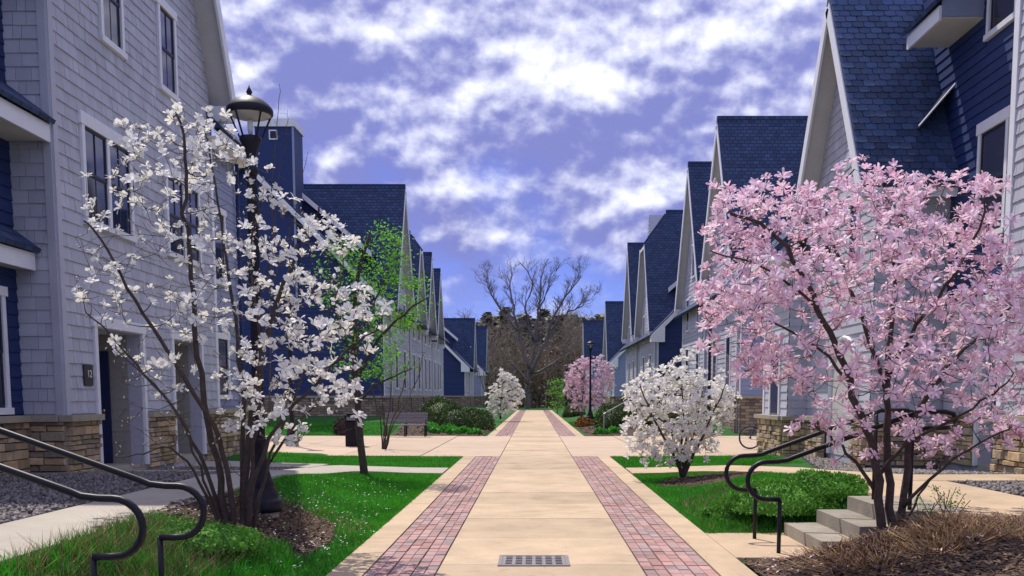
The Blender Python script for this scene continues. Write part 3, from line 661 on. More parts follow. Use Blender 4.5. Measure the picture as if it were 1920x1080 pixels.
def house_l1():
    t = thing('townhouse', 'tall lavender grey shingled townhouse at left behind the white magnolia', 'house', (-7.3, 18.6, .2), 'townhouses along the path')
    fr = FR('S', 7.3, -1); yc, hw, zr, sl = 18.67, 3.67, 15.4, 1.85
    W2 = [(15.92, 17.85, 4.45, 5.95), (19.46, 21.4, 4.45, 5.95)]; W3 = [(16.82, 17.75, 7.62, 9.15), (19.38, 20.32, 7.62, 9.15)]
    E1 = [(16.15, 17.98, .3, 2.72), (19.56, 21.16, .3, 2.72)]
    holes = [(a-.05, b+.05, c-.08, d+.15) for a, b, c, d in W2+W3]+[(a-.12, b+.12, c, d+.2) for a, b, c, d in E1]
    core_wall('wall', t, GREYD, fr, 15.0, 22.34, -.2, 7.4, E1)
    mb = MB(); bd = gable_bounds(yc, hw, zr, sl)
    ze = zr-sl*hw
    mb.slab([fr.P(15.0, 7.4, -.002), fr.P(22.34, 7.4, -.002), fr.P(22.34, ze, -.002), fr.P(yc, zr, -.002), fr.P(15.0, ze, -.002)], (-.25, 0, 0)); mb.build('gable_wall', GREYD, t)
    pc = Pieces(t, 'shingle', GREY, [wedge()])
    shingles(pc, fr, 15.14, 22.2, 1.32, 14.2, holes, lambda z: (max(15.14, bd(z)[0]), min(22.2, bd(z)[1])))
    fc = FR('C', 15.0); shingles(pc, fc, -7.95, -7.42, 1.32, 8.2, course=.2)
    pc.done(lambda m: m.translation.y*1.0+max(0, m.translation.z-7.2)*50)
    core_wall('wall', t, GREYD, fc, -8.0, -7.301, -.2, 8.2, th=.2)
    cb = MB(); fr.box(cb, 15.0, 15.14, 1.3, 8.3, 0, .035); cb.box(-7.42, -7.2999, 14.965, 15.0, 1.3, 8.3); cb.build('corner_board', GREY, t)
    cb = MB(); fr.box(cb, 22.2, 22.345, 1.3, 7.9, 0, .035); cb.build('corner_board', WHITE, t)
    for w_ in W2: window(t, fr, *w_, twin=True, head=.2, munt=True)
    for w_ in W3: window(t, fr, *w_, head=.16, munt=True)
    for a, b, c, d in E1: entry(t, fr, a, b, c+.02, d, 1.3, M('porch_shingle', (.33, .31, .28), .8, nscale=4, namp=.1))
    gable_roof(t, -1, 7.3, yc, zr, sl, hw, 7, ov=.5, near_slab=True)
    # house number plate
    pl = MB(); fr.box(pl, 15.62, 15.92, 1.76, 2.1, .02, .045); p = pl.build('number_plate', M('bronze_plate', (.035, .03, .035), .5), t)
    tx = text_mesh('12', .17, .003); tx.materials.clear(); tx.materials.append(M('sign_white', (.75, .75, .75), .6)); o = link('numeral', tx, p)
    o.matrix_basis = Matrix.Translation(fr.P(15.79, 1.95, .049)) @ Matrix(((0, 0, 1, 0), (1, 0, 0, 0), (0, 1, 0, 0), (0, 0, 0, 1)))
    # blue recess nearer the camera
    fb = FR('S', 7.95, -1); pb = Pieces(t, 'lap_board', BLUE, [wedge()])
    bw = [(13.2, 14.5, 1.35, 3.1)]
    lap_boards(pb, fb, 8.0, 14.98, 1.32, 8.6, [(12.98, 14.66, 1.2, 3.24)]); pb.done()
    core_wall('wall', t, BLUE, fb, 8.0, 15.2, -.2, 8.6)
    window(t, fb, 13.05, 14.58, 1.4, 3.08)
    # pent eaves above the recess
    for z, out, y0 in ((5.42, .62, 9.0), (3.52, .3, 9.0)):
        e = MB(); e.box(-7.95, -7.95+out, y0, 14.93, z, z+.03); so = e.build('soffit', SOFFIT, t)
        f = MB().box(-7.95+out, -7.95+out+.04, y0, 14.94, z-.02, z+.24).box(-7.94, -7.95+out, 14.90, 14.93, z+.032, z+.24); f.build('fascia', WHITE, t)
        r = MB().slab([(-7.95, y0, z+.24+(out+.1)*.75), (-7.95+out+.1, y0, z+.245), (-7.95+out+.1, 14.96, z+.245), (-7.95, 14.96, z+.24+(out+.1)*.75)], (.03, 0, .06)); r.build('pent_roof', ROOFY, t)
    # blue-grey lap wing at the far end
    fl = FR('S', 7.5, -1); lw = [(22.75, 23.75, 4.3, 5.9), (22.75, 23.75, 1.6, 2.95)]
    core_wall('wall', t, BLUEGREY, fl, 22.34, 24.7, -.2, 7.5)
    lap_wall('siding', t, BLUEGREY, fl, 22.36, 24.7, 1.3, 7.5, [(a-.04, b+.04, c-.07, d+.13) for a, b, c, d in lw])
    for w_ in lw: window(t, fl, *w_, near=True)
    fe = FR('C', 24.9); MB().box(-17, -7.5, 24.45, 24.7, -.2, 7.5).build('wall', BLUEGREY, t)
    MB().slab([(-7.05, 22.1, 7.45), (-7.05, 25.0, 7.45), (-11.5, 25.0, 11.9), (-11.5, 22.1, 11.9)], (.1, 0, .1)).build('wing_roof', ROOFY, t)
    MB().box(-7.06, -7.0, 22.1, 25.02, 7.3, 7.53).box(-7.49, -7.06, 22.1, 24.98, 7.33, 7.37).slab([(-7.05, 25.0, 7.28), (-7.05, 25.0, 7.5), (-11.5, 25.0, 11.95), (-11.5, 25.0, 11.7)], (0, .05, 0)).build('fascia', WHITE, t)
    MB().slab([(-7.5, 24.5, 7.5), (-11.6, 24.5, 7.5), (-11.6, 24.5, 11.7)], (0, .19, 0)).build('gable_wall', BLUEGREY, t)
    downspout(t, -7.4, 24.6, .1, 7.35, BLUE)
    # stone base and ledge
    ps = Pieces(t, 'stone', STONE, STONE_PR)
    for a, b in ((15.0, 16.04), (18.09, 19.45), (21.27, 24.7)): stones(ps, fr, a, b, .0 if a > 20 else .25, 1.2)
    stones(ps, fc, -7.95, -7.3, .3, 1.2); stones(ps, FR('S', 7.9, -1), 9, 14.9, .3, 1.2); ps.done()
    for a, b in ((14.9, 16.03), (18.1, 19.44), (21.28, 24.75)): fr.box(MB(), a, b, 1.2, 1.3, -.05, .16).build('ledge', LEDGE, t)
    MB().box(-7.95, -7.36, 14.84, 15.0, 1.2, 1.297).build('ledge', LEDGE, t); MB().box(-7.96, -7.74, 9, 14.84, 1.2, 1.298).build('ledge', LEDGE, t)
    MB().box(-17, -8.2, 8, 24.4, -.2, 7.2).build('wall', GREYD, t)
house_l1()
# ------------------------------------------------------------------ near right house
def house_r1():
    t = thing('townhouse', 'grey and navy townhouse with steep slate gable at right behind the pink magnolia', 'house', (7.3, 18.6, .2), 'townhouses along the path')
    fg = FR('S', 7.3, 1); fb = FR('S', 8.2, 1); fq = FR('S', 6.75, 1); fw = FR('S', 6.28, 1)
    pc = Pieces(t, 'shingle', GREY, [wedge()])
    # grey near block
    core_wall('wall', t, GREYD, fg, 8, 15.15, -.2, 9.5)
    shingles(pc, fg, 10.5, 15.0, 1.32, 9.2); cb = MB(); fg.box(cb, 15.0, 15.15, 1.3, 9.5, 0, .04); cb.box(7.3, 7.55, 15.15, 15.19, 1.3, 9.5); cb.build('corner_board', WHITE, t)
    # blue recess
    pb = Pieces(t, 'lap_board', BLUE, [wedge()])
    WB = [(17.05, 18.2, 4.5, 6.35), (16.95, 18.08, 8.05, 9.6)]
    core_wall('wall', t, BLUE, fb, 14.8, 21.6, 2.9, 9.8)
    lap_boards(pb, fb, 15.0, 20.4, 3.35, 9.8, [(a-.05, b+.05, c-.08, d+.15) for a, b, c, d in WB]); pb.done()
    for w_ in WB: window(t, fb, *w_, head=.2)
    f2 = FR('S', 8.15, 1); core_wall('wall', t, GREYD, f2, 14.8, 19.2, -.2, 3.3, [(15.5, 17.6, .3, 2.7)])
    lap_wall('siding', t, GREY, f2, 15.0, 19.1, 1.3, 3.3, [(15.4, 17.75, .3, 2.85)]); entry(t, f2, 15.5, 17.6, .32, 2.7, 1.2, BLUE)
    b_ = MB(); fb.box(b_, 15.0, 19.1, 3.28, 3.4, 0, .1); b_.build('band_board', WHITE, t)
    # boxed eave high on the blue wall
    x0 = 7.42
    MB().box(x0, 8.2, 18.28, 19.75, 8.44, 8.47).build('soffit', SOFFIT, t)
    MB().box(x0-.05, x0, 18.26, 19.78, 8.40, 8.66).build('fascia', WHITE, t)
    MB().box(x0, 8.2, 18.25, 18.29, 8.472, 9.0).build('eave_end', BLUEGREY, t)
    MB().slab([(x0-.12, 18.2, 8.67), (8.2, 18.2, 9.35), (8.2, 19.85, 9.35), (x0-.12, 19.85, 8.67)], (-.03, 0, .07)).build('pent_roof', ROOFY, t)
    # steep street gable with slates laid one by one
    yc, zr, sl, hw = 21.5, 9.9, 1.757, 2.15
    r = gable_roof(t, 1, 6.75, yc, zr, sl, hw, 6.5, ov=.45, hwo=.3)
    H = hw+.3; n = Vector((0, -sl, 1)).normalized(); up = Vector((0, 1, sl)).normalized(); ps = Pieces(r, 'slate', SLATE, [slate_piece()])
    Ls = H/up.y; row = .165; k = 0; q = 0.
    while q < Ls-.02:
        base = Vector((0, yc-H, zr-sl*H))+up*(q+row*.5)+n*.142
        lim = 8.2 if base.z > 5.6 else 8.2
        x = 6.3-(k % 2)*.12
        while x < 8.25:
            a, b = max(x, 6.3), min(x+.24, 8.25)
            if b-a > .05:
                m = Matrix.Identity(4); o = base+Vector(((a+b)/2, 0, 0)); nn = n*.035+random.uniform(-.004, .006)*n
                for i in range(3): m[i][0] = (b-a-.008) if i == 0 else 0; m[i][1] = nn[i]; m[i][2] = (up*(row*1.15))[i]; m[i][3] = o[i]
                ps.add(m)
            x += .24
        q += row; k += 1
    ps.done(lambda m: -m.translation.z)
    bd = gable_bounds(yc, hw, zr, sl)
    ze = zr-sl*hw; gw = MB(); gw.slab([fq.P(yc-hw, -.2, -.002), fq.P(yc+hw+2.6, -.2, -.002), fq.P(yc+hw+2.6, ze-.6, -.002), fq.P(yc+hw, ze, -.002), fq.P(yc, zr, -.002), fq.P(yc-hw, ze, -.002)], (.3, 0, 0)); gw.build('gable_wall', GREYD, t)
    WG = [(20.3, 20.95, 4.2, 5.6), (22.0, 22.9, 4.2, 5.6)]
    shingles(pc, fq, 19.5, 23.6, 5.45, zr, [(a-.05, b+.05, c-.08, d+.15) for a, b, c, d in WG], lambda z: (max(19.45, bd(z)[0]), min(23.6, bd(z)[1])))
    core_wall('wall', t, GREYD, fw, 23.86, 26.3, -.2, 5.0, th=.6); lap_wall('siding', t, GREY, fw, 23.87, 26.3, 1.1, 5.0, [(24.6, 25.55, 1.1, 3.1)]); lap_wall('siding', t, GREY, FR('C', 23.85), 6.28, 6.76, 1.1, 5.0); 
    lap_wall('siding', t, GREY, fq, yc-hw, yc+hw+.2, 1.1, 5.45, [(a-.05, b+.05, c-.08, d+.15) for a, b, c, d in WG]+[(20.1, 21.9, .2, 2.95)], course=.2)
    pc.done(lambda m: (m.translation-Vector((0, 0, 1.6))).length)
    for w_ in WG: window(t, fq, *w_)
    lv = MB()
    for i in range(11):
        z = 7.12+i*.06; hwid = .17*math.sqrt(max(.05, 1-((i-5)/5.6)**2)); fq.box(lv, 20.62-hwid*1.0+.35, 20.62+hwid+.35, z, z+.035, .02, .05)
    lv.build('louvre', M('dark_vent', (.05, .055, .08), .6), t)
    ov = MB(); ring = [fq.P(20.97+.2*math.cos(6.2832*i/20), 7.43+.38*math.sin(6.2832*i/20), .04) for i in range(21)]; ov.tube(ring, .03, 6); ov.build('vent_ring', WHITE, t)
    # near return of the gable block, arch entry, far pier
    fc = FR('C', yc-hw); lap_wall('siding', t, GREY, fc, 6.75, 8.2, 1.1, 5.9); core_wall('wall', t, GREYD, fc, 6.76, 8.4, -.2, 5.9)
    arch = MB(); pts = [(20.1, .3)]+[(20.1+.9-.9*math.cos(math.pi*i/10), 2.1+.75*math.sin(math.pi*i/10)) for i in range(11)]+[(21.9, .3)]
    arch.slab([fq.P(a, z, .006) for a, z in pts], (-.004, 0, 0)); arch.build('porch_wall', SOFFIT, t)
    tr = MB(); tr.tube([fq.P(a, z, .03) for a, z in pts], .05, 6); tr.build('arch_trim', WHITE, t)
    d = MB(); fw.box(d, 24.65, 25.5, 1.15, 2.95, 0, .02); dd = d.build('door', DOORM, t); d = MB(); fw.box(d, 24.55, 24.65, 1.12, 3.05, 0, .05); fw.box(d, 25.5, 25.6, 1.12, 3.05, 0, .05); fw.box(d, 24.5, 25.65, 3.05, 3.2, 0, .06); d.build('door_trim', WHITE, dd)
    cb = MB(); fw.box(cb, 26.18, 26.31, 1.1, 5.0, 0, .04); cb.build('corner_board', WHITE, t)
    MB().slab([(5.9, 23.8, 5.05), (5.9, 26.6, 5.05), (10.5, 26.6, 9.2), (10.5, 23.8, 9.2)], (-.1, 0, .1)).build('wing_roof', ROOFY, t)
    MB().box(5.82, 5.9, 23.8, 26.62, 4.9, 5.14).box(5.9, 6.27, 23.8, 26.58, 4.93, 4.97).build('fascia', WHITE, t)
    pst = Pieces(t, 'stone', STONE, STONE_PR)
    stones(pst, fg, 11.5, 15.15, .3, 1.2); stones(pst, f2, 15.15, 15.45, .3, 1.2); stones(pst, f2, 17.75, 19.3, .3, 1.2)
    stones(pst, FR('S', 6.65, 1), yc-hw-.1, 20.0, .1, 1.02); stones(pst, FR('S', 6.65, 1), 22.0, 23.9, 0, 1.02); stones(pst, FR('S', 6.2, 1), 23.85, 26.35, -.05, 1.0); stones(pst, FR('C', 23.82), 6.15, 6.7, 0, 1.0); stones(pst, FR('C', yc-hw-.08), 6.65, 8.2, .2, 1.02)
    pst.done()
    q_ = FR('S', 6.65, 1); q2 = FR('S', 6.2, 1)
    for f_, a, b, z in ((fg, 11, 15.25, 1.2), (f2, 15.15, 15.42, 1.2), (f2, 17.8, 19.2, 1.2), (q_, yc-hw-.25, 20.0, 1.02), (q_, 22.0, 23.9, 1.02), (q2, 23.85, 26.45, 1.0)): f_.box(MB(), a, b, z, z+.1, -.15, .16).build('ledge', LEDGE, t)
    FR('C', 23.82).box(MB(), 6.1, 6.8, 1.0, 1.099, 0, .16).build('ledge', LEDGE, t)
    MB().box(8.5, 17, 8, 26.2, -.2, 8.6).build('wall', GREYD, t); MB().box(7.55, 8.6, 8, 14.9, -.2, 9.5).build('wall', GREYD, t)
    MB().slab([(7.2, 7, 9.6), (7.2, 18.1, 9.6), (12, 18.1, 14), (12, 7, 14)], (-.1, 0, .1)).build('wing_roof', ROOFY, t)
    # little gutter shelf in the valley of the slates
    MB().slab([(7.55, 19.95, 6.82), (8.2, 19.9, 7.6), (8.2, 19.4, 7.6), (7.55, 19.4, 6.82)], (0, 0, .03)).build('gutter', SASH, t)
    MB().tube([(7.52, 19.38, 6.84), (8.2, 19.38, 7.64)], .018, 6).build('gutter_edge', WHITE, t)
house_r1()
# ------------------------------------------------------------------ rows beyond the crossing
def row_house(label, s, X, y0, y1, gables, Xe, ze=5.3, end_mat=None, ridge=6.3, z0=.35, ledge=1.6, chimney=None, extras=True, stone_y=None):
    t = thing('townhouse', label, 'house', (s*X, y0, z0), 'townhouses along the path')
    end_mat = end_mat or BLUE; fe = FR('C', y0)
    zr = ze+ridge
    xb = Xe+2*ridge
    # end wall facing the camera
    bnd = (lambda z: (Xe+max(0, z-ze), xb-max(0, z-ze))) if s > 0 else (lambda z: (-xb+max(0, z-ze), -Xe-max(0, z-ze)))
    lap_wall('siding', t, end_mat, fe, min(s*Xe, s*xb), max(s*Xe, s*xb), ledge, zr-.05, bounds=bnd)
    mb = MB(); mb.slab([(s*Xe, y0+.005, z0-.6), (s*xb, y0+.005, z0-.6), (s*xb, y0+.005, ze), (s*(Xe+ridge), y0+.005, zr), (s*Xe, y0+.005, ze)], (0, y1-y0-.01, 0)); mb.build('wall', GREYD, t)
    st = MB(); fe.box(st, min(s*(Xe-.05), s*xb), max(s*(Xe-.05), s*xb), z0-.6, ledge-.1, 0, .07); FR('S', Xe, s).box(st, y0+.002, y1, z0-.6, ledge-.1, -.002, .045); st.build('stone_base', FSTONE, t)
    lg = MB(); fe.box(lg, min(s*(Xe-.1), s*xb), max(s*(Xe-.1), s*xb), ledge-.1, ledge, 0, .13); FR('S', Xe, s).box(lg, y0, y1, ledge-.1, ledge, -.002, .1); lg.build('ledge', LEDGE, t)
    # main roof with rakes
    rf = MB(); o = .45; nx = -s*.7071
    rf.slab([(s*(Xe-o), y0-.35, ze-o), (s*(Xe+ridge), y0-.35, zr), (s*(Xe+ridge), y1+.3, zr), (s*(Xe-o), y1+.3, ze-o)], (nx*.14, 0, .7071*.14))
    rf.slab([(s*(xb+o), y0-.35, ze-o), (s*(Xe+ridge), y0-.35, zr), (s*(Xe+ridge), y1+.3, zr), (s*(xb+o), y1+.3, ze-o)], (-nx*.14, 0, .7071*.14))
    r = rf.build('roof', ROOFY, t)
    wb = MB(); wb.slab([(s*(Xe-o-.02), y0-.4, ze-o-.22), (s*(Xe-o-.02), y0-.4, ze-o+.1), (s*(Xe+ridge), y0-.4, zr+.1), (s*(Xe+ridge), y0-.4, zr-.2)], (0, .05, 0)); wb.build('rake_board', WHITE, r)
    eb = MB(); eb.slab([(s*(Xe-o-.04), y0-.42, ze-o-.3), (s*(Xe-o-.04), y0-.42, ze-o+.08), (s*(Xe+.3), y0-.42, ze+.35), (s*(Xe+.3), y0-.42, ze-o-.3)], (0, .5, 0)); eb.build('eave_box', WHITE, r)
    if extras:                                   # shed dormer with its own rake behind the end wall
        dz = 1.9; d0 = y0+1.6
        dm = MB(); dm.slab([(s*(Xe+1.2), d0, ze+1.2), (s*(Xe+1.2), d0, ze+2.5), (s*(Xe+4.2), d0, ze+5.1), (s*(Xe+4.2), d0, ze+4.2)], (0, 3.0, 0)); dm.build('dormer', end_mat, t)
        dr = MB(); dr.slab([(s*(Xe+.7), d0-.3, ze+2.35), (s*(Xe+4.6), d0-.3, ze+5.65), (s*(Xe+4.6), d0+3.1, ze+5.65), (s*(Xe+.7), d0+3.1, ze+2.35)], (0, 0, .14)); q = dr.build('dormer_roof', ROOFY, t)
        db = MB(); db.slab([(s*(Xe+.7), d0-.34, ze+2.2), (s*(Xe+.7), d0-.34, ze+2.47), (s*(Xe+4.6), d0-.34, ze+5.77), (s*(Xe+4.6), d0-.34, ze+5.5)], (0, .04, 0)); db.build('rake_board', WHITE, q)
    # street wall between the gables
    fw = FR('S', Xe, s); wn = []
    y = y0+1.6
    while y < y1-1.5:
        if all(abs(y-g[0]) > g[2]+.9 for g in gables): wn += [(y-.5, y+.5, 2.1, 4.0)]
        y += 2.4
    lap_wall('siding', t, GREY, fw, y0+.12, y1, ledge, ze-.2, [(a, b, c-.05, d+.1) for a, b, c, d in wn])
    for w_ in wn: window(t, fw, *w_, near=False, head=.1)
    fw.box(MB(), y0, y0+.12, ledge, ze-.2, 0, .035).build('corner_board', WHITE, t)
    # street gables
    fs = FR('S', X, s)
    for (yc, zg, hw, clip) in gables:
        sl = 1.8; zeg = zg-sl*hw
        mb = MB(); mb.slab([fs.P(yc-hw, z0-.6, -.004), fs.P(yc+hw, z0-.6, -.004), fs.P(yc+hw, zeg, -.004), fs.P(yc, zg, -.004), fs.P(yc-hw, zeg, -.004)], (s*(Xe+4-X), 0, 0)); mb.build('wall', GREYD, t)
        bd = gable_bounds(yc, hw, zg-.02, sl); wins = []
        for zf in (2.4, 5.0, 7.6, 10.0):
            if zf+1.9 > zg-1.3: continue
            for k in ((-.5, .5) if zf < 6.5 else (0,)):
                c = yc+k*hw*.95; hh = 2.0 if zf == 2.4 else 1.55; a = zf-.4 if zf == 2.4 else zf
                wins.append((c-.5, c+.5, a, a+hh))
        lap_wall('siding', t, GREY, fs, yc-hw, yc+hw, ledge, zg-.05, [(a, b, c-.05, d+.1) for a, b, c, d in wins], bd)
        fcx = FR('C', yc-hw-.003); a0, a1 = sorted((s*X, s*(Xe+3.5))); lap_wall('siding', t, GREYD, fcx, a0, a1, ledge, zeg+.1)
        for w_ in wins: window(t, fs, *w_, near=False, head=.1)
        sb = MB(); fs.box(sb, yc-hw-.02, yc+hw+.02, z0-.6, ledge-.1, 0, .06); sb.build('stone_base', FSTONE, t)
        cb = MB(); fs.box(cb, yc-hw, yc-hw+.12, ledge, zeg, .0, .035); fs.box(cb, yc+hw-.12, yc+hw, ledge, zeg, .0, .035); cb.build('corner_board', WHITE, t)
        gable_roof(t, s, X, yc, zg, sl, hw, 7.0, ov=.4, clip=clip)
    if chimney:
        cx0, cx1, zt = chimney
        ch = MB().box(min(s*cx0, s*cx1), max(s*cx0, s*cx1), y0-.12, y0+1.6, ze, zt-.35); c = ch.build('chimney', end_mat, t)
        MB().box(min(s*cx0, s*cx1)-.06, max(s*cx0, s*cx1)+.06, y0-.2, y0+1.68, zt-.35, zt).build('cap', WHITE, c)
        vx = s*(cx0+cx1)/2-.05; MB().box(vx-.2, vx+.2, y0-.15, y0-.12, zt-.95, zt-.5).build('vent', WHITE, c); MB().box(vx-.14, vx+.14, y0-.157, y0-.151, zt-.89, zt-.56).build('louvre', SASH, c)
        MB().box(max(s*cx0, s*cx1)-.09, max(s*cx0, s*cx1)+.01, y0-.145, y0-.121, ze, zt-.36).build('corner_board', BLUEGREY, c)
    return t
row_house('long navy-ended townhouse row at left beyond the crossing, with chimney', -1, 7.2, 47, 78,
          [(52.2, 12.4, 3.3, 0), (59.2, 11.2, 2.7, .5), (65.3, 10.8, 2.5, 0), (71.2, 10.5, 2.5, 0)], 7.3, 6.2, chimney=(11.35, 13.2, 14.6))
row_house('navy-ended townhouse far along the left side of the path', -1, 6.5, 92, 106, [(101, 9.3, 2.6, 0)], 6.6, 4.6, ridge=4.6, extras=True)
row_house('grey townhouse pair with tall slate gables at right beyond the crossing', 1, 8.1, 38.3, 53.2, [(41.75, 12.95, 3.1, 0), (49.4, 12.9, 3.4, 0)], 8.2, 6.2, end_mat=BLUEGREY, extras=False)
row_house('navy-ended townhouse with big slate roof, third on the right', 1, 7.05, 55.6, 75, [(60.2, 12.6, 3.7, 1.1), (69.7, 12.1, 3.2, 0)], 7.15, 5.4)
row_house('farthest right townhouse with grey end wall and slate roof', 1, 7.4, 90, 103, [(95.6, 10.5, 2.9, 0)], 7.5, 5.0, end_mat=BLUEGREY, ridge=4.2, extras=False)
row_house('small slate-roofed house glimpsed last on the right at the path end', 1, 6.0, 106, 115, [(110.5, 9.8, 2.4, 0)], 6.1, 4.6, end_mat=BLUEGREY, ridge=4.0, extras=False)
row_house('small house glimpsed last on the left at the path end', -1, 5.9, 110, 118, [(114, 9.4, 2.4, 0)], 6.0, 4.6, end_mat=BLUEGREY, ridge=4.0, extras=False)
# ------------------------------------------------------------------ lamp posts
def lamp(label, loc, foot=True):
    t = thing('street_lamp', label, 'street lamp', loc, 'black lamp posts along the path')
    if foot: MB().lathe([(.2, -.2), (.2, .16), (.185, .18)], 20).build('footing', CONC2, t, local=True)
    z = .18
    MB().lathe([(.235, z), (.24, z+.05), (.24, z+.12), (.225, z+.14), (.2, z+.15), (.2, z+.2), (.175, z+.24), (.155, z+.29), (.165, z+.31), (.13, z+.37), (.1, z+.47), (.082, z+.6), (.075, z+.75), (.085, z+.78), (.085, z+.82), (.066, z+.85)], 20).build('base', POSTM, t, smooth=True, local=True)
    fl = []; n = 24
    mb = MB(); b = 0
    for zz, r in ((z+.8, .062), (3.95, .05)):
        mb.v += [((r+(.004 if j % 2 else -.004))*math.cos(6.28318*j/n), (r+(.004 if j % 2 else -.004))*math.sin(6.28318*j/n), zz) for j in range(n)]
    mb.f += [(j, (j+1) % n, n+(j+1) % n, n+j) for j in range(n)]
    mb.build('post', POSTM, t, local=True)
    MB().lathe([(.06, 3.93), (.075, 3.96), (.075, 4.0), (.058, 4.03), (.056, 4.1), (.066, 4.18), (.095, 4.26), (.12, 4.3), (.12, 4.34), (.09, 4.35)], 20).build('collar', POSTM, t, smooth=True, local=True)
    hd = MB().lathe([(.235, 4.575), (.25, 4.585), (.252, 4.635), (.24, 4.655), (.21, 4.69), (.15, 4.735), (.08, 4.765), (.035, 4.785), (.022, 4.8), (.034, 4.82), (.022, 4.85), (.009, 4.87), (.002, 4.9)], 24).build('hood', POSTM, t, smooth=True, local=True)
    MB().lathe([(.06, 4.535), (.2, 4.56), (.225, 4.573)], 20).build('reflector', M('lamp_reflector', (.42, .42, .46), .4), hd, local=True)
    MB().lathe([(.018, 4.36), (.03, 4.42), (.03, 4.5), (.018, 4.53)], 10).build('bulb', M('lamp_bulb', (.7, .7, .68), .3), t, smooth=True, local=True)
    for k in range(5):
        a = 6.28318*k/5+.5; MB().tube([(.12*math.cos(a), .12*math.sin(a), 4.33), (.235*math.cos(a), .235*math.sin(a), 4.6)], .011, 6).build('cage_rod', POSTM, t, local=True)
    return t
p0 = lamp('black fluted lamp post standing behind the near white magnolia', (-3.13, 10.95, .1))
for (x, y, l) in ((-7.6, 30.2, 'black lamp post at left on the crossing walk near the bin'), (6.75, 37.2, 'black lamp post against the right houses beyond the crossing'),
                  (3.36, 57.5, 'black lamp post beside the distant pink magnolia'), (3.4, 100, 'farthest black lamp post near the end of the path')):
    c = copy_tree(p0, (x, y, max(0, gz(x, y)-.1))); c['label'] = l
# ------------------------------------------------------------------ bin, bench, bicycle
def bin_():
    t = thing('trash_can', 'black square trash can with hooded top on the crossing walk', 'trash can', (-5.6, 30.0, .035))
    x, y = -5.6, 30.0
    MB().box(x-.24, x+.24, y-.24, y+.24, .035, .76).build('body', BLACK, t)
    for i in range(5): MB().box(x-.2+i*.09, x-.16+i*.09, y-.252, y-.24, .1, .7).build('slat', BLACK, t)
    h = MB().box(x-.26, x+.26, y-.26, y+.26, .76, .8).box(x-.25, x-.2, y-.25, y+.25, .8, .96).box(x+.2, x+.25, y-.25, y+.25, .8, .96).box(x-.2, x+.2, y+.15, y+.2, .8, .96).slab([(x-.27, y-.27, .96), (x+.27, y-.27, .96), (x+.27, y+.27, .96), (x-.27, y+.27, .96)], (0, 0, .04)).box(x-.2, x+.2, y-.2, y+.2, 1.0, 1.05)
    h.build('hood', BLACK, t)
    MB().box(x-.2, x+.2, y-.23, y-.215, .84, .95).build('flap', M('steel_flap', (.3, .3, .33), .35, metal=.8), t)
    MB().box(x-.245, x-.2415, y-.15, y+.1, .42, .62).build('sticker', WHITE, t)
bin_()
def bench():
    t = thing('bench', 'grey slatted park bench in front of the stone end wall', 'bench', (-4.95, 36.9, .05)); z = .05; x0, x1, y = -5.75, -4.1, 36.9
    WD = M('weathered_slats', (.22, .2, .22), .8, var=.15, nscale=8, namp=.2)
    for i in range(4): MB().box(x0, x1, y-.22+i*.115, y-.12+i*.115, z+.42, z+.455).build('seat_slat', WD, t)
    for i in range(4): MB().box(x0, x1, y+.26+i*.025, y+.29+i*.025, z+.5+i*.105, z+.59+i*.105).build('back_slat', WD, t)
    for x in (x0+.06, (x0+x1)/2, x1-.06):
        MB().beam((x, y-.2, z), (x, y-.2, z+.42), .05, .05, (1, 0, 0)).build('leg', BLACK, t); MB().beam((x, y+.24, z), (x, y+.4, z+.92), .05, .05, (1, 0, 0)).build('leg', BLACK, t)
    for x in (x0+.02, x1-.02):
        MB().tube([(x, y-.2, z+.42), (x, y-.24, z+.56), (x, y-.2, z+.64), (x, y, z+.66), (x, y+.3, z+.66)], .02, 8).build('armrest', BLACK, t)
bench()
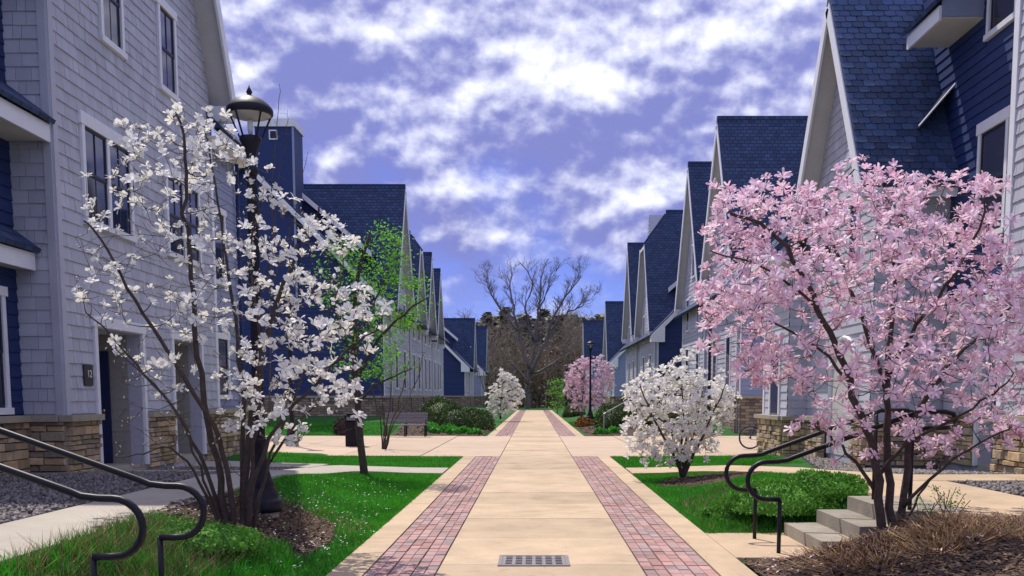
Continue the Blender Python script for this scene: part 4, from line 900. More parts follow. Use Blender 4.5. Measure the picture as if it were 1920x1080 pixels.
def bike():
    X, Y, Z = 6.35, 28.2, .035
    t = thing('bicycle', 'dark bicycle parked behind the right stone pier, front wheel showing', 'bicycle', (X, Y, Z)); RB = M('tyre_rubber', (.02, .02, .025), .8); FRM = M('bike_frame', (.03, .05, .06), .35)
    def wheel(cx, nm):
        ring = lambda r: [(cx+r*math.cos(6.28318*i/28), Y, Z+.34+r*math.sin(6.28318*i/28)) for i in range(29)]
        o = MB().tube(ring(.32), .02, 6).build('wheel', RB, t); MB().tube(ring(.295), .009, 5).build('rim', M('alloy', (.4, .4, .42), .3, metal=.9), o)
        MB().tube([(cx, Y-.05, Z+.34), (cx, Y+.05, Z+.34)], .03, 8).build('hub', BLACK, o)
        sp = MB()
        for i in range(14): a = 6.28318*i/14; sp.tube([(cx, Y, Z+.34), (cx+.29*math.cos(a), Y, Z+.34+.29*math.sin(a))], .0025, 3, False)
        sp.build('spokes', M('alloy', (.4, .4, .42), .3), o)['kind'] = 'stuff'
    wheel(X, 'f'); wheel(X+1.05, 'r'); h = Vector((X+.25, Y, Z+.9)); bb = Vector((X+.62, Y, Z+.3)); st = Vector((X+.75, Y, Z+.85)); ra = Vector((X+1.05, Y, Z+.34))
    f = MB()
    for a, b in ((h, bb), (h, st), (bb, st), (bb, ra), (st, ra)): f.tube([a, b], .018, 8)
    f.build('frame', FRM, t)
    MB().tube([h+Vector((-.02, 0, .08)), h, Vector((X, Y, Z+.34))], .016, 8).build('fork', FRM, t)
    MB().tube([h+Vector((-.08, -.28, .12)), h+Vector((-.04, -.1, .1)), h+Vector((-.04, .1, .1)), h+Vector((-.08, .28, .12))], .014, 8).build('handlebar', BLACK, t)
    MB().tube([st, st+Vector((.03, 0, .12))], .014, 8).build('seat_post', BLACK, t); MB().slab([(st.x-.14, Y-.03, st.z+.12), (st.x+.14, Y-.08, st.z+.13), (st.x+.14, Y+.08, st.z+.13), (st.x-.14, Y+.03, st.z+.12)], (0, 0, .045)).build('saddle', BLACK, t)
    MB().tube([bb+Vector((0, -.08, 0)), bb+Vector((0, .08, 0))], .07, 12).build('crank', BLACK, t)
bike()
# ------------------------------------------------------------------ plants
def smooth_line(pts, k=4):
    P = [pts[0]]+list(pts)+[pts[-1]]; out = []
    for i in range(1, len(P)-2):
        a, b, c, d = (Vector(P[i+j]) for j in (-1, 0, 1, 2))
        for j in range(k):
            t = j/k; out.append(.5*((2*b)+(c-a)*t+(2*a-5*b+4*c-d)*t*t+(3*b-a-3*c+d)*t**3))
    out.append(Vector(pts[-1])); return out
class Tree:
    def __init__(s, bark): s.mb = MB(); s.P = []; s.D = []; s.R = []; s.bark = bark
    def limb(s, pts, r0, r1, n=7, k=4, wob=.012):
        L = smooth_line(pts, k); m = len(L)
        L = [p+Vector((random.gauss(0, wob), random.gauss(0, wob), random.gauss(0, wob*.5)))*(i > 0) for i, p in enumerate(L)]
        R = [r0+(r1-r0)*(i/(m-1))**.8 for i in range(m)]; s.mb.tube(L, R, n)
        for i in range(2, m): s.P.append(tuple(L[i])); s.R.append(R[i])
    def attach(s, T, r=.005, curl=.1, zmin=None, seg=3, up=.3, minz=None):
        """grow a twig from the nearest wood to the point T"""
        A = np.array(s.P); d = np.linalg.norm(A-np.array(T), axis=1)
        d = d+np.maximum(0, A[:, 2]-T[2])*.8
        if minz is not None: d = d+(A[:, 2] < minz)*3
        i = int(d.argmin()); a = Vector(s.P[i]); T = Vector(T); ln = (T-a).length
        mid = (a+T)/2+Vector((random.uniform(-1, 1)*curl, random.uniform(-1, 1)*curl, -up*.25+random.uniform(-.5, .5)*curl))*ln
        L = [a, a.lerp(mid, .55), mid, mid.lerp(T, .55), T]; r0 = max(r*.75, min(s.R[i]*.8, r*(1+ln*1.4)))
        s.mb.tube(L, [r0, r0*.9, r0*.75, r0*.6, max(.0018, r0*.5)], 4, False)
        for q in L[1:]: s.P.append(tuple(q)); s.R.append(r0*.9)
        return (T-mid).normalized()
def petal_flower(n, length, width, el, layers=1, seed=0):
    r = random.Random(seed); mb = MB()
    for i in range(n):
        a = 6.28318*i/n+r.uniform(-.2, .2); e = el+r.uniform(-.3, .3)+(.45 if i % 2 and layers > 1 else 0); L = length*r.uniform(.8, 1.1); W = width*r.uniform(.85, 1.15)
        d = Vector((math.cos(a), math.sin(a), 0)); sdv = Vector((-math.sin(a), math.cos(a), 0)); z = Vector((0, 0, 1))
        e2 = e-r.uniform(.1, .7)
        m1 = d*(L*.5*math.cos(e))+z*(L*.5*math.sin(e)); m2 = m1+d*(L*.38*math.cos(e2))+z*(L*.38*math.sin(e2)); tip = m2+d*(L*.15*math.cos(e2-.4))+z*(L*.15*math.sin(e2-.4))
        tw = sdv+z*r.uniform(-.4, .4); b = len(mb.v)
        mb.v += [(0, 0, 0), tuple(m1-tw*W*.42), tuple(m1+tw*W*.42), tuple(m2-tw*W*.5), tuple(m2+tw*W*.5), tuple(tip)]
        mb.f += [(b, b+1, b+2), (b+1, b+3, b+4, b+2), (b+3, b+5, b+4)]
    return mb
def dir_mtx(p, d, s):
    q = Vector(d).to_track_quat('Z', 'Y').to_matrix().to_4x4()
    return Matrix.Translation(p) @ q @ Matrix.Rotation(random.uniform(0, 6.28), 4, 'Z') @ Matrix.Scale(s, 4)
def poly_edge_dist(P, poly):
    d = np.full(len(P), 1e9)
    for i in range(len(poly)):
        a, b = np.array(poly[i], float), np.array(poly[i-1], float); ab = b-a; t = np.clip(((P-a)@ab)/(ab@ab), 0, 1)
        d = np.minimum(d, np.linalg.norm(P-(a+t[:, None]*ab), axis=1))
    return d
def crown_points(poly, n, Y, depth, edge=130, dens=None, jit=0):
    P = sample_poly(poly, n)
    if dens is not None: P = P[RNG.random(len(P)) < np.array([dens(*p) for p in P])]
    e = np.clip(poly_edge_dist(P, poly)/edge, .12, 1)**.6; P = P+RNG.normal(0, jit, P.shape)
    return [at_y(u, v, Y+dy) for (u, v), dy in zip(P, RNG.uniform(-1, 1, len(P))*depth*e)]
def finish_tree(t, T, name='trunk'):
    T.mb.build(name, T.bark, t, smooth=True)
def blossom_tree(label, loc, Y, base, limbs, poly, n, depth, petal, protos, size, bark, group=None, trunk_r=.05, dens=None, bud_n=0, twig=.005, limit=300, mat_name='blossom', leanw=.55, extra_twigs=0, low_poly=None):
    t = thing('magnolia_tree', label, 'magnolia', loc, group)
    T = Tree(bark)
    for L in limbs:
        r0, r1, dy = L[0]; pts = []
        for i, (u, v) in enumerate(L[1:]):
            f = i/(len(L)-2); pts.append(at_y(u, v, Y+dy*f))
        if len(L[0]) > 3: pass
        T.limb(pts, r0, r1)
    pts = crown_points(poly, n, Y, depth, dens=dens, jit=130./Y)
    c = Vector(loc); pts.sort(key=lambda p: (p-c).length)
    pc = Pieces(t, mat_name, petal, protos, limit=limit)
    for p in pts:
        d = T.attach(p, twig); dv = (d*leanw+Vector((random.gauss(0, .35), random.gauss(-.25, .4), random.uniform(.1, .7)))).normalized()
        pc.add(dir_mtx(p, dv, random.uniform(*size)), random.randrange(len(protos)))
    for p in crown_points(poly, extra_twigs, Y, depth*.9) if extra_twigs else []: T.attach(p, twig*.8)
    for p in crown_points(low_poly, 110, Y, depth*.9) if low_poly else []: T.attach(p, twig*.7)
    if bud_n:
        bp = [Vector(random.choice(T.P[len(T.P)//6:]))+Vector((random.gauss(0, .02), random.gauss(0, .02), random.uniform(0, .03))) for _ in range(bud_n)]
        V = [(0, 0, -.5), (.3, 0, 0), (0, .3, 0), (-.3, 0, 0), (0, -.3, 0), (0, 0, .8)]; Fz = [(0, 2, 1), (0, 3, 2), (0, 4, 3), (0, 1, 4), (5, 1, 2), (5, 2, 3), (5, 3, 4), (5, 4, 1)]
        scatter('buds', V, Fz, np.array([tuple(b) for b in bp]), RNG.uniform(.014, .036, bud_n), M('pale_bud', (.55, .55, .42), .6, var=.3, col2=(.3, .28, .2)), .8, t)
    finish_tree(t, T); pc.done(); return t
WF = [petal_flower(n, 1, w_, e, 2, s_) for n, w_, e, s_ in ((7, .5, .75, 1), (8, .44, .5, 2), (6, .55, 1.05, 3), (9, .4, .3, 4))]
PF = [petal_flower(n, 1, w_, e, 2, s_) for n, w_, e, s_ in ((12, .3, .3, 5), (12, .27, .0, 6), (10, .3, .7, 7), (12, .3, .5, 8))]
# near white magnolia
yW = 9.95; bW = at_y(447, 1012, yW)
limbsW = [((.042, .012, -.5), (430, 1020), (412, 900), (385, 760), (368, 640), (360, 520), (345, 400), (352, 300), (335, 215)),
          ((.045, .012, .5), (455, 1020), (462, 880), (478, 740), (500, 620), (545, 500), (575, 430), (600, 390)),
          ((.034, .008, -.9), (440, 1015), (425, 880), (385, 770), (300, 640), (240, 540), (190, 450), (160, 415)),
          ((.026, .006, -.3), (425, 1010), (385, 880), (335, 780), (270, 700), (200, 620), (155, 580)),
          ((.03, .008, -.6), (465, 1015), (478, 900), (520, 800), (590, 720), (650, 660), (712, 612)),
          ((.032, .008, .9), (450, 1015), (455, 850), (450, 680), (430, 520), (410, 380), (385, 245)),
          ((.022, .006, .7), (470, 1010), (500, 880), (560, 790), (620, 740), (660, 705)),
          ((.02, .005, -1.0), (425, 1015), (375, 905), (320, 840), (270, 850), (215, 858)),
          ((.026, .006, .2), (460, 1010), (478, 830), (490, 660), (470, 500), (480, 400), (500, 370)),
          ((.018, .005, -.8), (432, 1015), (380, 900), (345, 800), (290, 720), (215, 655)),
          ((.02, .005, .8), (475, 1010), (510, 850), (560, 720), (600, 620), (640, 530), (640, 440))]
polyW = [(135, 495), (145, 408), (190, 300), (230, 240), (300, 200), (340, 182), (370, 225), (412, 200), (455, 265), (480, 290), (520, 350), (590, 378), (645, 420), (655, 500), (700, 555), (722, 610), (690, 668), (655, 770), (570, 830), (470, 815), (400, 760), (330, 740), (220, 680), (150, 585)]
def densW(u, v):
    d = .45
    if u > 440 and v > 430: d = .95
    if u < 330 and v > 480: d = .32
    if v < 330: d = .8
    return d
blossom_tree('large open white magnolia beside the near black lamp post', bW, yW, bW, limbsW, polyW, 980, 1.2, PETW, WF, (.05, .1), BARKD, trunk_r=.05, dens=densW, bud_n=900, extra_twigs=420, low_poly=[(205, 640), (330, 700), (430, 760), (440, 870), (330, 890), (210, 870)])
# near pink magnolia
yP = 9.3; bP = at_y(1672, 1012, yP)
limbsP = [((.05, .014, -.5), (1655, 1015), (1645, 900), (1622, 800), (1585, 690), (1545, 600), (1500, 510), (1440, 430), (1370, 400)),
          ((.048, .012, .2), (1675, 1015), (1662, 870), (1664, 740), (1672, 600), (1680, 480), (1700, 360)),
          ((.045, .01, .6), (1690, 1015), (1700, 880), (1722, 770), (1775, 690), (1850, 620), (1905, 570)),
          ((.026, .008, .8), (1664, 740), (1625, 620), (1575, 500), (1550, 400), (1600, 315)),
          ((.024, .008, -.9), (1668, 700), (1720, 610), (1790, 510), (1835, 430), (1850, 370)),
          ((.022, .006, -.7), (1645, 900), (1700, 830), (1780, 790), (1860, 740), (1900, 700)),
          ((.02, .006, .5), (1600, 730), (1530, 650), (1440, 600), (1345, 570)),
          ((.018, .006, -1.0), (1545, 600), (1480, 530), (1400, 490), (1330, 470)),
          ((.018, .006, .9), (1680, 500), (1740, 430), (1770, 350)),
          ((.022, .006, -.4), (1640, 920), (1590, 850), (1545, 810), (1510, 790)),
          ((.02, .006, -.8), (1695, 950), (1760, 880), (1840, 830), (1900, 800)),
          ((.016, .005, .3), (1690, 1005), (1725, 930), (1765, 870), (1790, 840))]
polyP = [(1305, 600), (1312, 520), (1330, 430), (1350, 365), (1430, 338), (1500, 365), (1560, 352), (1602, 292), (1640, 335), (1700, 345), (1760, 325), (1800, 335), (1880, 345), (1860, 420), (1900, 490), (1960, 540), (1965, 800), (1900, 830), (1860, 850), (1760, 860), (1640, 850), (1530, 860), (1505, 800), (1540, 755), (1440, 730), (1380, 680), (1320, 640)]
def densP(u, v):
    if math.sin(u/37+v/53)*math.sin(v/41-u/67) < -.28: return .3
    if v > 560 and 1440 < u < 1640 and v < 760: return .32
    if v > 760: return .5
    if v > 600 and u > 1640: return .55
    return 1.
blossom_tree('large dense pink magnolia beside the right-hand steps', bP, yP, bP, limbsP, polyP, 2650, 1.4, PETP, PF, (.055, .1), BARKD, dens=densP, bud_n=350, extra_twigs=350)
# white bush magnolia, distant pink and white ones
yB = 18.2; bB = at_y(1280, 893, yB)
polyB = [(1172, 790), (1180, 720), (1215, 700), (1240, 690), (1262, 668), (1300, 665), (1320, 700), (1350, 705), (1378, 740), (1370, 780), (1350, 800), (1335, 850), (1240, 868), (1200, 858), (1178, 830)]
limbsB = [((.04, .01, a), (1280, 897), (1280+k*.25, 850), (1280+k*.7, 780), (1280+k, 720)) for k, a in ((-80, -.5), (-40, .5), (0, -.2), (40, .4), (80, -.3), (15, .7))]
blossom_tree('rounded bushy white magnolia on the right lawn before the crossing', bB, yB, bB, limbsB, polyB, 620, .95, PETW, WF, (.075, .12), BARKD, twig=.007, limit=300)
yF = 60.; bF = at_y(1088, 782, yF)
polyF = [(1060, 740), (1062, 700), (1080, 675), (1100, 668), (1130, 668), (1153, 690), (1150, 720), (1135, 750), (1120, 775), (1075, 772)]
limbsF = [((.05, .015, a), (1090, 786), (1090+k*.3, 755), (1092+k, 700)) for k, a in ((-22, .5), (5, -.5), (35, .4))]
blossom_tree('distant round pink magnolia on the right of the path', bF, yF, bF, limbsF, polyF, 620, 1.3, PETP, PF, (.11, .17), BARK, twig=.01, limit=300)
yG = 60.; bG = at_y(938, 784, yG)
polyG = [(912, 770), (915, 735), (930, 712), (942, 698), (962, 705), (980, 735), (978, 752), (955, 778), (925, 782)]
limbsG = [((.04, .012, a), (938, 786), (938+k*.3, 762), (940+k, 715)) for k, a in ((-18, .4), (3, -.4), (28, .3))]
blossom_tree('distant small white magnolia on the left of the path', bG, yG, bG, limbsG, polyG, 380, 1.0, PETW, WF, (.12, .18), BARKD, twig=.01, limit=300)
# young green tree on the left lawn
LEAF_P = MB(); LEAF_P.v = [(0, 0, 0), (-.22, .45, .05), (.22, .45, .05), (0, 1, -.05)]; LEAF_P.f = [(0, 2, 3, 1)]
def leafy(label, name, cat, loc, Y, limbs, poly, n, depth, mat, bark, size, per=5, spread=.1, twig=.006, group=None):
    t = thing(name, label, cat, loc, group); T = Tree(bark)
    for L in limbs:
        r0, r1, dy = L[0]; T.limb([at_y(u, v, Y+dy*i/(len(L)-2)) for i, (u, v) in enumerate(L[1:])], r0, r1)
    pos = []
    for p in sorted(crown_points(poly, n, Y, depth), key=lambda q: (q-Vector(loc)).length):
        T.attach(p, twig)
        pos += [p+Vector((random.gauss(0, spread), random.gauss(0, spread), random.gauss(0, spread*.6))) for _ in range(per)]
    scatter('leaves', LEAF_P.v, LEAF_P.f, np.array([tuple(p) for p in pos]), RNG.uniform(*size, len(pos)), mat, 1.4, t)
    finish_tree(t, T); return t
yT = 18.6; bT = at_y(683, 897, yT)
limT = [((.085, .03, -.1), (683, 902), (674, 800), (668, 700), (665, 600), (672, 520), (690, 440)), ((.04, .012, -.8), (668, 715), (700, 650), (735, 610), (775, 575), (798, 560)),
        ((.03, .01, .6), (668, 690), (640, 620), (620, 540), (615, 460)), ((.03, .01, .5), (666, 640), (700, 570), (730, 500), (745, 440)), ((.03, .01, -.5), (669, 760), (700, 725), (740, 705), (770, 690))]
for nm, polyT, k in (('a', [(600, 470), (650, 430), (740, 430), (750, 500), (680, 560), (610, 560)], 34),):
    T_POLY = [(598, 480), (650, 425), (745, 428), (758, 500), (805, 548), (800, 600), (740, 630), (775, 680), (768, 705), (700, 720), (640, 690), (640, 600), (605, 560)]
leafy('young slender tree with fresh green leaves on the left lawn', 'young_tree', 'tree', bT, yT, limT, T_POLY, 135, .9, LEAF, BARKD, (.045, .09), 30, .13)
# leafless shrub behind it
yS = 28.3; bS = at_y(720, 848, yS); S_lim = [((.03, .008, a), (720, 850), (722+k*.2, 800), (722+k*.7, 730), (722+k, 660)) for k, a in ((-35, .4), (-12, -.4), (15, .5), (48, -.3), (75, .3))]
def bare(label, name, cat, loc, Y, limbs, poly, n, depth, bark, twig=.006):
    t = thing(name, label, cat, loc); T = Tree(bark)
    for L in limbs: r0, r1, dy = L[0]; T.limb([at_y(u, v, Y+dy*i/(len(L)-2)) for i, (u, v) in enumerate(L[1:])], r0, r1, wob=.004*Y**.5)
    for p in sorted(crown_points(poly, n, Y, depth), key=lambda q: (q-Vector(loc)).length): T.attach(p, twig)
    finish_tree(t, T, 'stems'); return t
bare('leafless multi-stemmed shrub on the lawn near the bench', 'bare_shrub', 'shrub', bS, yS, S_lim, [(680, 760), (690, 660), (760, 640), (815, 690), (800, 770), (740, 800)], 70, .8, BARKD)
# hedges, hostas, junipers
LQ = [(-.5, 0, 0), (0, -.28, .05), (.5, 0, 0), (0, .28, .05)]; LQF = [(0, 1, 2, 3)]
def mound(label, name, cat, c, r, mat, n, leaf, group=None, core=(.015, .03, .01), sq=2.0, part='foliage'):
    x, y = c; z = gz(x, y); t = thing(name, label, cat, (x, y, z), group)
    d = RNG.normal(size=(n, 3)); d[:, 2] = np.abs(d[:, 2]); p = np.abs(d)**sq; d /= (p.sum(1)**(1/sq))[:, None]
    lump = 1+.08*np.sin(d[:, 0]*5+x)+.08*np.sin(d[:, 1]*6+d[:, 2]*4+y); d *= (lump*RNG.uniform(.86, 1.04, n))[:, None]
    P = d*np.array(r)+np.array([x, y, z-.03])
    scatter(part, LQ, LQF, P, RNG.uniform(leaf*.6, leaf*1.3, n), mat, 1.5, t)
    m = MB(); k = 14; m.lathe([(.86*math.cos(a), .86*math.sin(a)) for a in [i*math.pi/2/6 for i in range(7)]], k); m.v = [(x+a*r[0], y+b*r[1], z-.03+q*r[2]) for a, b, q in m.v]
    m.build('inner_growth', mat, t); return t
hed = [((-3.45, 43.2), (.95, 1.6, 1.0), 'clipped dark boxwood hedge at left, end nearest the bench'), ((-2.75, 45.5), (.8, 1.6, .95), 'clipped dark boxwood hedge at left beside the path'),
       ((-4.3, 44.5), (1.0, 1.5, 1.15), 'tallest clipped boxwood hedge against the left navy end wall'),
       ((3.6, 43.4), (.9, 1.5, 1.0), 'clipped dark hedge at right beside the path past the crossing'), ((4.8, 44.0), (1.1, 1.4, 1.1), 'yellowish green clipped shrub behind the right hedge'),
       ((5.5, 42.2), (1.0, 1.1, .75), 'low olive green shrub behind the white bush magnolia'), ((2.9, 71), (.8, 1.0, .8), 'small round dark shrub far along the right side'), ((2.6, 50), (.5, 1.2, .45), 'low reddish brown clump beyond the right hedge')]
for i, (c, r, l) in enumerate(hed):
    mound(l, 'clipped_shrub', 'shrub', c, r, {4: M('olive_leaf', (.09, .12, .02), .6, var=.5, col2=(.05, .08, .015)), 5: M('olive_leaf', (.09, .12, .02)), 7: M('rust_leaf', (.25, .11, .03), .8, var=.4)}.get(i, BOX), 3600, .09, 'shrubs past the crossing', sq=2.6)
HL = ['nearest the bench', 'second from the bench', 'third from the bench', 'fourth from the bench', 'closest to the path on the left', 'low at the left hedge foot', 'on the right next to the path', 'on the right under the hedge', 'behind the others at the left hedge']
HP = [(-4.15, 39.2), (-3.7, 39.9), (-3.3, 39.3), (-2.9, 39.9), (-2.45, 39.5), (-3.5, 40.6), (2.75, 39.3), (3.3, 39.6), (-4.3, 40.6)]
for (x, y), l in zip(HP, HL): mound('bright green hosta clump '+l, 'hosta_clump', 'hosta', (x, y), (.34, .3, .3), HOSTA, 240, .16, 'bright green hosta clumps past the crossing', part='leaves')
for x, y, r, l in ((3.05, 11.75, (.75, .7, .36), 'spreading green juniper mound beside the far side of the steps'), (3.6, 12.0, (.55, .7, .3), 'feathery green juniper behind the top step'), (2.65, 12.3, (.5, .6, .16), 'thin low juniper near the kerb')):
    mound(l, 'juniper', 'juniper', (x, y), r, JUNI, 5200, .05, 'junipers by the right-hand steps')
mound('low bright green ground cover clump below the left railings', 'ground_cover', 'ground cover', (-3.2, 8.6), (.7, .7, .17), JUNI, 4200, .045)
mound('dark reddish shrub near the left lawn edge behind the bin', 'dark_shrub', 'shrub', (-7.4, 38.3), (.55, .4, .75), M('plum_leaf', (.05, .025, .03), .7, var=.4), 1500, .08)
def sprout(label, x, y, n, h):
    z = gz(x, y); t = thing('leafy_sprout', label, 'plant', (x, y, z)); st = MB(); pos = []
    for i in range(n):
        tip = Vector((x+random.gauss(0, .12), y+random.gauss(0, .1), z+h*random.uniform(.5, 1))); st.tube([(x+random.gauss(0, .05), y, z), tip], .004, 4)
        pos += [Vector((x, y, z)).lerp(tip, random.uniform(.4, 1))+Vector((random.gauss(0, .03), random.gauss(0, .03), random.gauss(0, .02))) for _ in range(14)]
    st.build('stem', BARK, t); scatter('leaves', LEAF_P.v, LEAF_P.f, np.array([tuple(p) for p in pos]), RNG.uniform(.02, .045, len(pos)), LEAF, 1.4, t)
sprout('small bright green sprouting shrub right of the pink tree base', 4.05, 9.35, 9, .32)
sprout('thin upright green sprig between the trunk and the walk', 3.82, 9.3, 4, .36)
mulch([(-5.6, 37.85), (-2.0, 37.85), (-2.0, 48), (-5.6, 48)], 1500, .08, .2); mulch([(2.15, 37.85), (7, 37.85), (7, 48), (2.15, 48)], 1500, .08, .2)
blades('grass', [(-12, 38), (-5.7, 38), (-5.7, 41.7), (-12, 41.7)], 9000, .04, .09, .03, GRASS, .8); blades('grass', [(2.05, 50), (6, 50), (6, 58), (2.05, 58)], 9000, .04, .1, .03, GRASS, .8)
# ------------------------------------------------------------------ woods at the end of the path
def big_bare():
    Y = 118.; loc = at_y(992, 768, Y)
    lim = [((.42, .1, 1), (990, 772), (990, 720), (1000, 660), (1008, 600), (1010, 560), (1020, 500)), ((.35, .08, -2), (995, 700), (1025, 640), (1040, 590), (1070, 545), (1090, 520)),
           ((.3, .08, 2), (992, 690), (975, 640), (965, 590), (955, 540), (960, 500)), ((.25, .06, 3), (1005, 640), (985, 580), (1000, 530), (975, 490)), ((.22, .05, -3), (1030, 620), (1060, 590), (1085, 575), (1105, 560)),
           ((.22, .05, -2), (970, 620), (940, 580), (920, 550), (912, 520)), ((.2, .05, 1), (1012, 580), (1030, 540), (1045, 500)), ((.25, .06, -1), (990, 720), (960, 680), (960, 720)), ((.2, .05, 2), (1000, 700), (1040, 680), (1075, 660))]
    FB = M('far_bark', (.17, .14, .135), .9); t = thing('bare_tree', 'huge leafless spreading tree closing the end of the path', 'tree', loc); T = Tree(FB)
    for L in lim: r0, r1, dy = L[0]; T.limb([at_y(u, v, Y+dy*i/(len(L)-2)) for i, (u, v) in enumerate(L[1:])], r0*.75, r1*.6, wob=.12)
    ctr = Vector((loc.x, Y, 6))
    def grow(p, d, ln, r, k):
        L = [p]
        for i in range(3): d = (d+Vector((random.gauss(0, .22), random.gauss(0, .22), random.gauss(.1, .16)))).normalized(); L.append(L[-1]+d*ln/3)
        T.mb.tube(L, [r, r*.8, r*.65, r*.45], 4 if k > 1 else 3, False)
        if k == 0 or L[-1].z > 18.2: return
        for i in range(4 if k > 1 else 3): q = random.choice(L[1:]); grow(q, (d+Vector((random.gauss(0, .6), random.gauss(0, .6), random.gauss(.1, .35)))).normalized(), ln*random.uniform(.5, .8), max(.013, r*.55), k-1)
    nodes = [(Vector(p), r) for p, r in zip(T.P, T.R) if p[2] > 7]
    for p, r in random.sample(nodes, min(95, len(nodes))):
        out = (p-ctr); out.z = abs(out.z)*.6+2; grow(p, (out.normalized()+Vector((random.gauss(0, .35), random.gauss(0, .35), .2))).normalized(), random.uniform(1.0, 1.8), min(.06, r*.6), 3)
    finish_tree(t, T)
big_bare()
def conifer(u, vt, Y, i):
    vt += random.uniform(0, 22); x = (u-U0)/F*Y; h = at_y(u, vt, Y).z; t = thing('conifer', 'dark conifer standing in the woods behind the big bare tree', 'conifer', (x, Y, 0), 'dark conifers behind the bare tree')
    MB().tube([(x, Y, 0), (x, Y, h)], [.28, .03], 6).build('trunk', BARKD, t)
    n = 620; f = RNG.uniform(.12, 1, n)**.8; a = RNG.uniform(0, 6.283, n); r = (1-f)*h*.26+.25; rr = r*RNG.uniform(.35, 1, n)
    P = np.c_[x+np.cos(a)*rr, Y+np.sin(a)*rr, f*h-rr*.25]
    scatter('crown', [(0, 0, .1), (-.5, .3, -.2), (.5, .3, -.2), (0, 1.1, -.35), (0, -.9, -.3)], [(0, 1, 3), (0, 3, 2), (0, 4, 1), (0, 2, 4)], P, RNG.uniform(.6, 1.25, n), CONIF, .5, t)
for i, (u, v) in enumerate([(878, 596), (898, 588), (915, 580), (932, 585), (948, 575), (966, 583), (984, 578), (1001, 588), (1018, 580), (1037, 590), (1056, 578), (1074, 584), (1090, 580), (1107, 590), (1125, 582), (1143, 588), (860, 600)]):
    conifer(u, v, 150+RNG.uniform(-8, 8), i)
def thicket():
    mb = MB()
    for k in range(330):
        x = random.uniform(-16, 18); y = random.uniform(122, 142); h = random.uniform(6, 13.5)*(.75 if abs(x) < 3 else 1); p = Vector((x, y, 0)); L = [p]; d = Vector((random.gauss(0, .12), random.gauss(0, .1), 1))
        for i in range(4): p = p+d*h/4; d = (d+Vector((random.gauss(0, .15), random.gauss(0, .1), 0))).normalized(); L.append(p)
        mb.tube(L, [.09, .07, .05, .035, .015], 4, False)
        for b in range(13):
            q = L[random.choice((1, 2, 2, 3, 3))].lerp(L[4], random.uniform(0, .6)); e = q+Vector((random.gauss(0, 1.1), random.gauss(0, .9), random.uniform(.3, 2)))
            mb.tube([q, q.lerp(e, .5)+Vector((0, 0, .15)), e], [.04, .03, .012], 3, False)
            for c in range(3):
                w_ = q.lerp(e, random.uniform(.3, 1)); mb.tube([w_, w_+Vector((random.gauss(0, .5), random.gauss(0, .5), random.uniform(.1, .9)))], [.022, .008], 3, False)
    o = mb.build('woods', TWIGM, None, kind='stuff'); 
    ln = 16000; P = np.c_[RNG.uniform(-20, 22, ln), RNG.uniform(124, 146, ln), RNG.uniform(0, 1, ln)**1.3*8.5]
    scatter('undergrowth', LQ, LQF, P, RNG.uniform(.25, .6, ln), M('brown_undergrowth', (.27, .215, .16), .9, var=.5, col2=(.18, .145, .125)), 1.5)
    # a far belt of trees along the horizon on both sides
    ln = 26000; a = RNG.uniform(-1.2, 1.2, ln); R = RNG.uniform(230, 300, ln); P = np.c_[np.sin(a)*R, np.cos(a)*R, RNG.uniform(0, 1, ln)**1.2*13*(1+.25*np.sin(a*23))]
    scatter('far_woods', LQ, LQF, P, RNG.uniform(1.2, 3.2, ln), M('far_wood_leaf', (.06, .055, .04), .9, var=.5), 1.5)
thicket()
for x0, x1, l in ((-5.3, -1.9, 'far low dark fence at the path end, left of the path'), (2.05, 5.4, 'far low dark fence at the path end, right of the path')):
    t = thing('fence', l, 'fence', ((x0+x1)/2, 107.5, 0), 'fences at the path end')
    for i in range(int((x1-x0)/1.0)+1): MB().box(x0+i, x0+i+.09, 107.5, 107.59, 0, 1.2).build('post', BARKD, t)
    for z in (.5, 1.0): MB().box(x0, x1, 107.59, 107.63, z, z+.12).build('rail', BARKD, t)
yh = 88.; leafy('pale green leafing shrub far along the right side of the path', 'leafing_shrub', 'shrub', at_y(1045, 776, yh), yh, [((.05, .02, 0), (1045, 778), (1045, 740), (1043, 705)), ((.04, .02, .5), (1045, 770), (1036, 730), (1030, 715))], [(1028, 770), (1028, 720), (1042, 695), (1060, 710), (1060, 770)], 60, .9, LEAF, BARK, (.12, .22), 10, .2, .012)
yh = 70.; bare('leafless grey shrub beside the distant white magnolia', 'bare_shrub', 'shrub', at_y(918, 782, yh), yh, [((.05, .02, k*.2), (918, 784), (916+k, 740), (914+k*2.5, 690)) for k in (-7, -3, 1, 5, 9)], [(890, 760), (888, 690), (905, 660), (935, 660), (942, 720), (935, 770)], 170, 1.3, M('grey_twig', (.17, .15, .13), .9), .012)
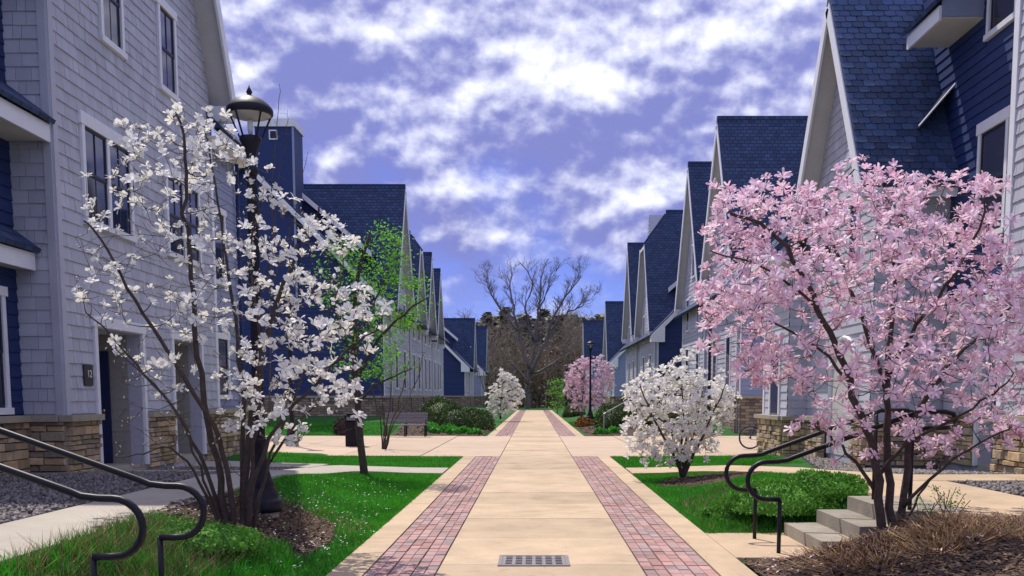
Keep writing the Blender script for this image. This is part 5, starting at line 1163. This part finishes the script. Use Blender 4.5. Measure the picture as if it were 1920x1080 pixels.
bench_rail = thing('handrail', 'short pale handrail beyond the crossing at right by the hedge', 'handrail', (3.2, 41, 0))
MB().tube([(3.0, 41.2, .15), (3.0, 41.2, .85), (3.2, 41.2, .95), (4.3, 41.2, 1.55), (4.6, 41.2, 1.55)], .025, 8).build('rail', M('galvanised', (.45, .45, .47), .4, metal=.6), bench_rail); MB().tube([(4.3, 41.2, .3), (4.3, 41.2, 1.55)], .022, 8).build('post', M('galvanised', (.45, .45, .47)), bench_rail)

yv = 36.; bare('thin leafless sapling rising behind the lamp head and chimney', 'bare_sapling', 'tree', (-9.6, yv, 0), yv, [((.03, .008, .3), (505, 800), (508, 500), (512, 330), (520, 230), (524, 158)), ((.02, .006, -.3), (507, 520), (525, 330), (536, 250), (540, 205)), ((.02, .006, .4), (508, 540), (548, 420), (566, 330), (578, 285))], [(500, 330), (515, 180), (535, 210), (580, 290), (570, 350)], 26, .5, BARKD, .006)

PT_V = [(-.5, 0, 0), (0, -.22, .06), (.5, 0, .02), (0, .22, .06)]
def litter(name, poly, n, mat, s0, s1, dz):
    P = sample_poly(poly, n); scatter(name, PT_V, LQF, on_ground(P, dz), RNG.uniform(s0, s1, n), mat, .5)
litter('fallen_petals', oval(-2.9, 10.4, 1.05, 2.6), 420, PETW, .02, .05, .04); litter('fallen_petals', oval(-2.7, 12.5, .8, 5), 260, PETW, .02, .04, .06)
litter('fallen_petals', oval(3.2, 8.9, 1.1, 1.3), 420, PETP, .02, .05, .05); litter('fallen_petals', [(-1.8, 8), (1.9, 8), (1.9, 16), (-1.8, 16)], 45, M('brown_litter', (.22, .13, .07), .9, var=.4), .012, .035, .018)
litter('leaf_litter', mulchL, 700, M('brown_litter', (.3, .2, .1)), .02, .06, .035); litter('leaf_litter', mulchT, 1200, M('brown_litter', (.3, .2, .1)), .02, .06, .035)
blades('dry_straw', LA, 1500, .03, .07, .008, STRAW, 1.2, [mulchL]); blades('dry_straw', RA, 700, .03, .07, .008, STRAW, 1.2, [mulchR]); blades('dry_straw', mulchT, 900, .02, .08, .006, STRAW, 2.5)
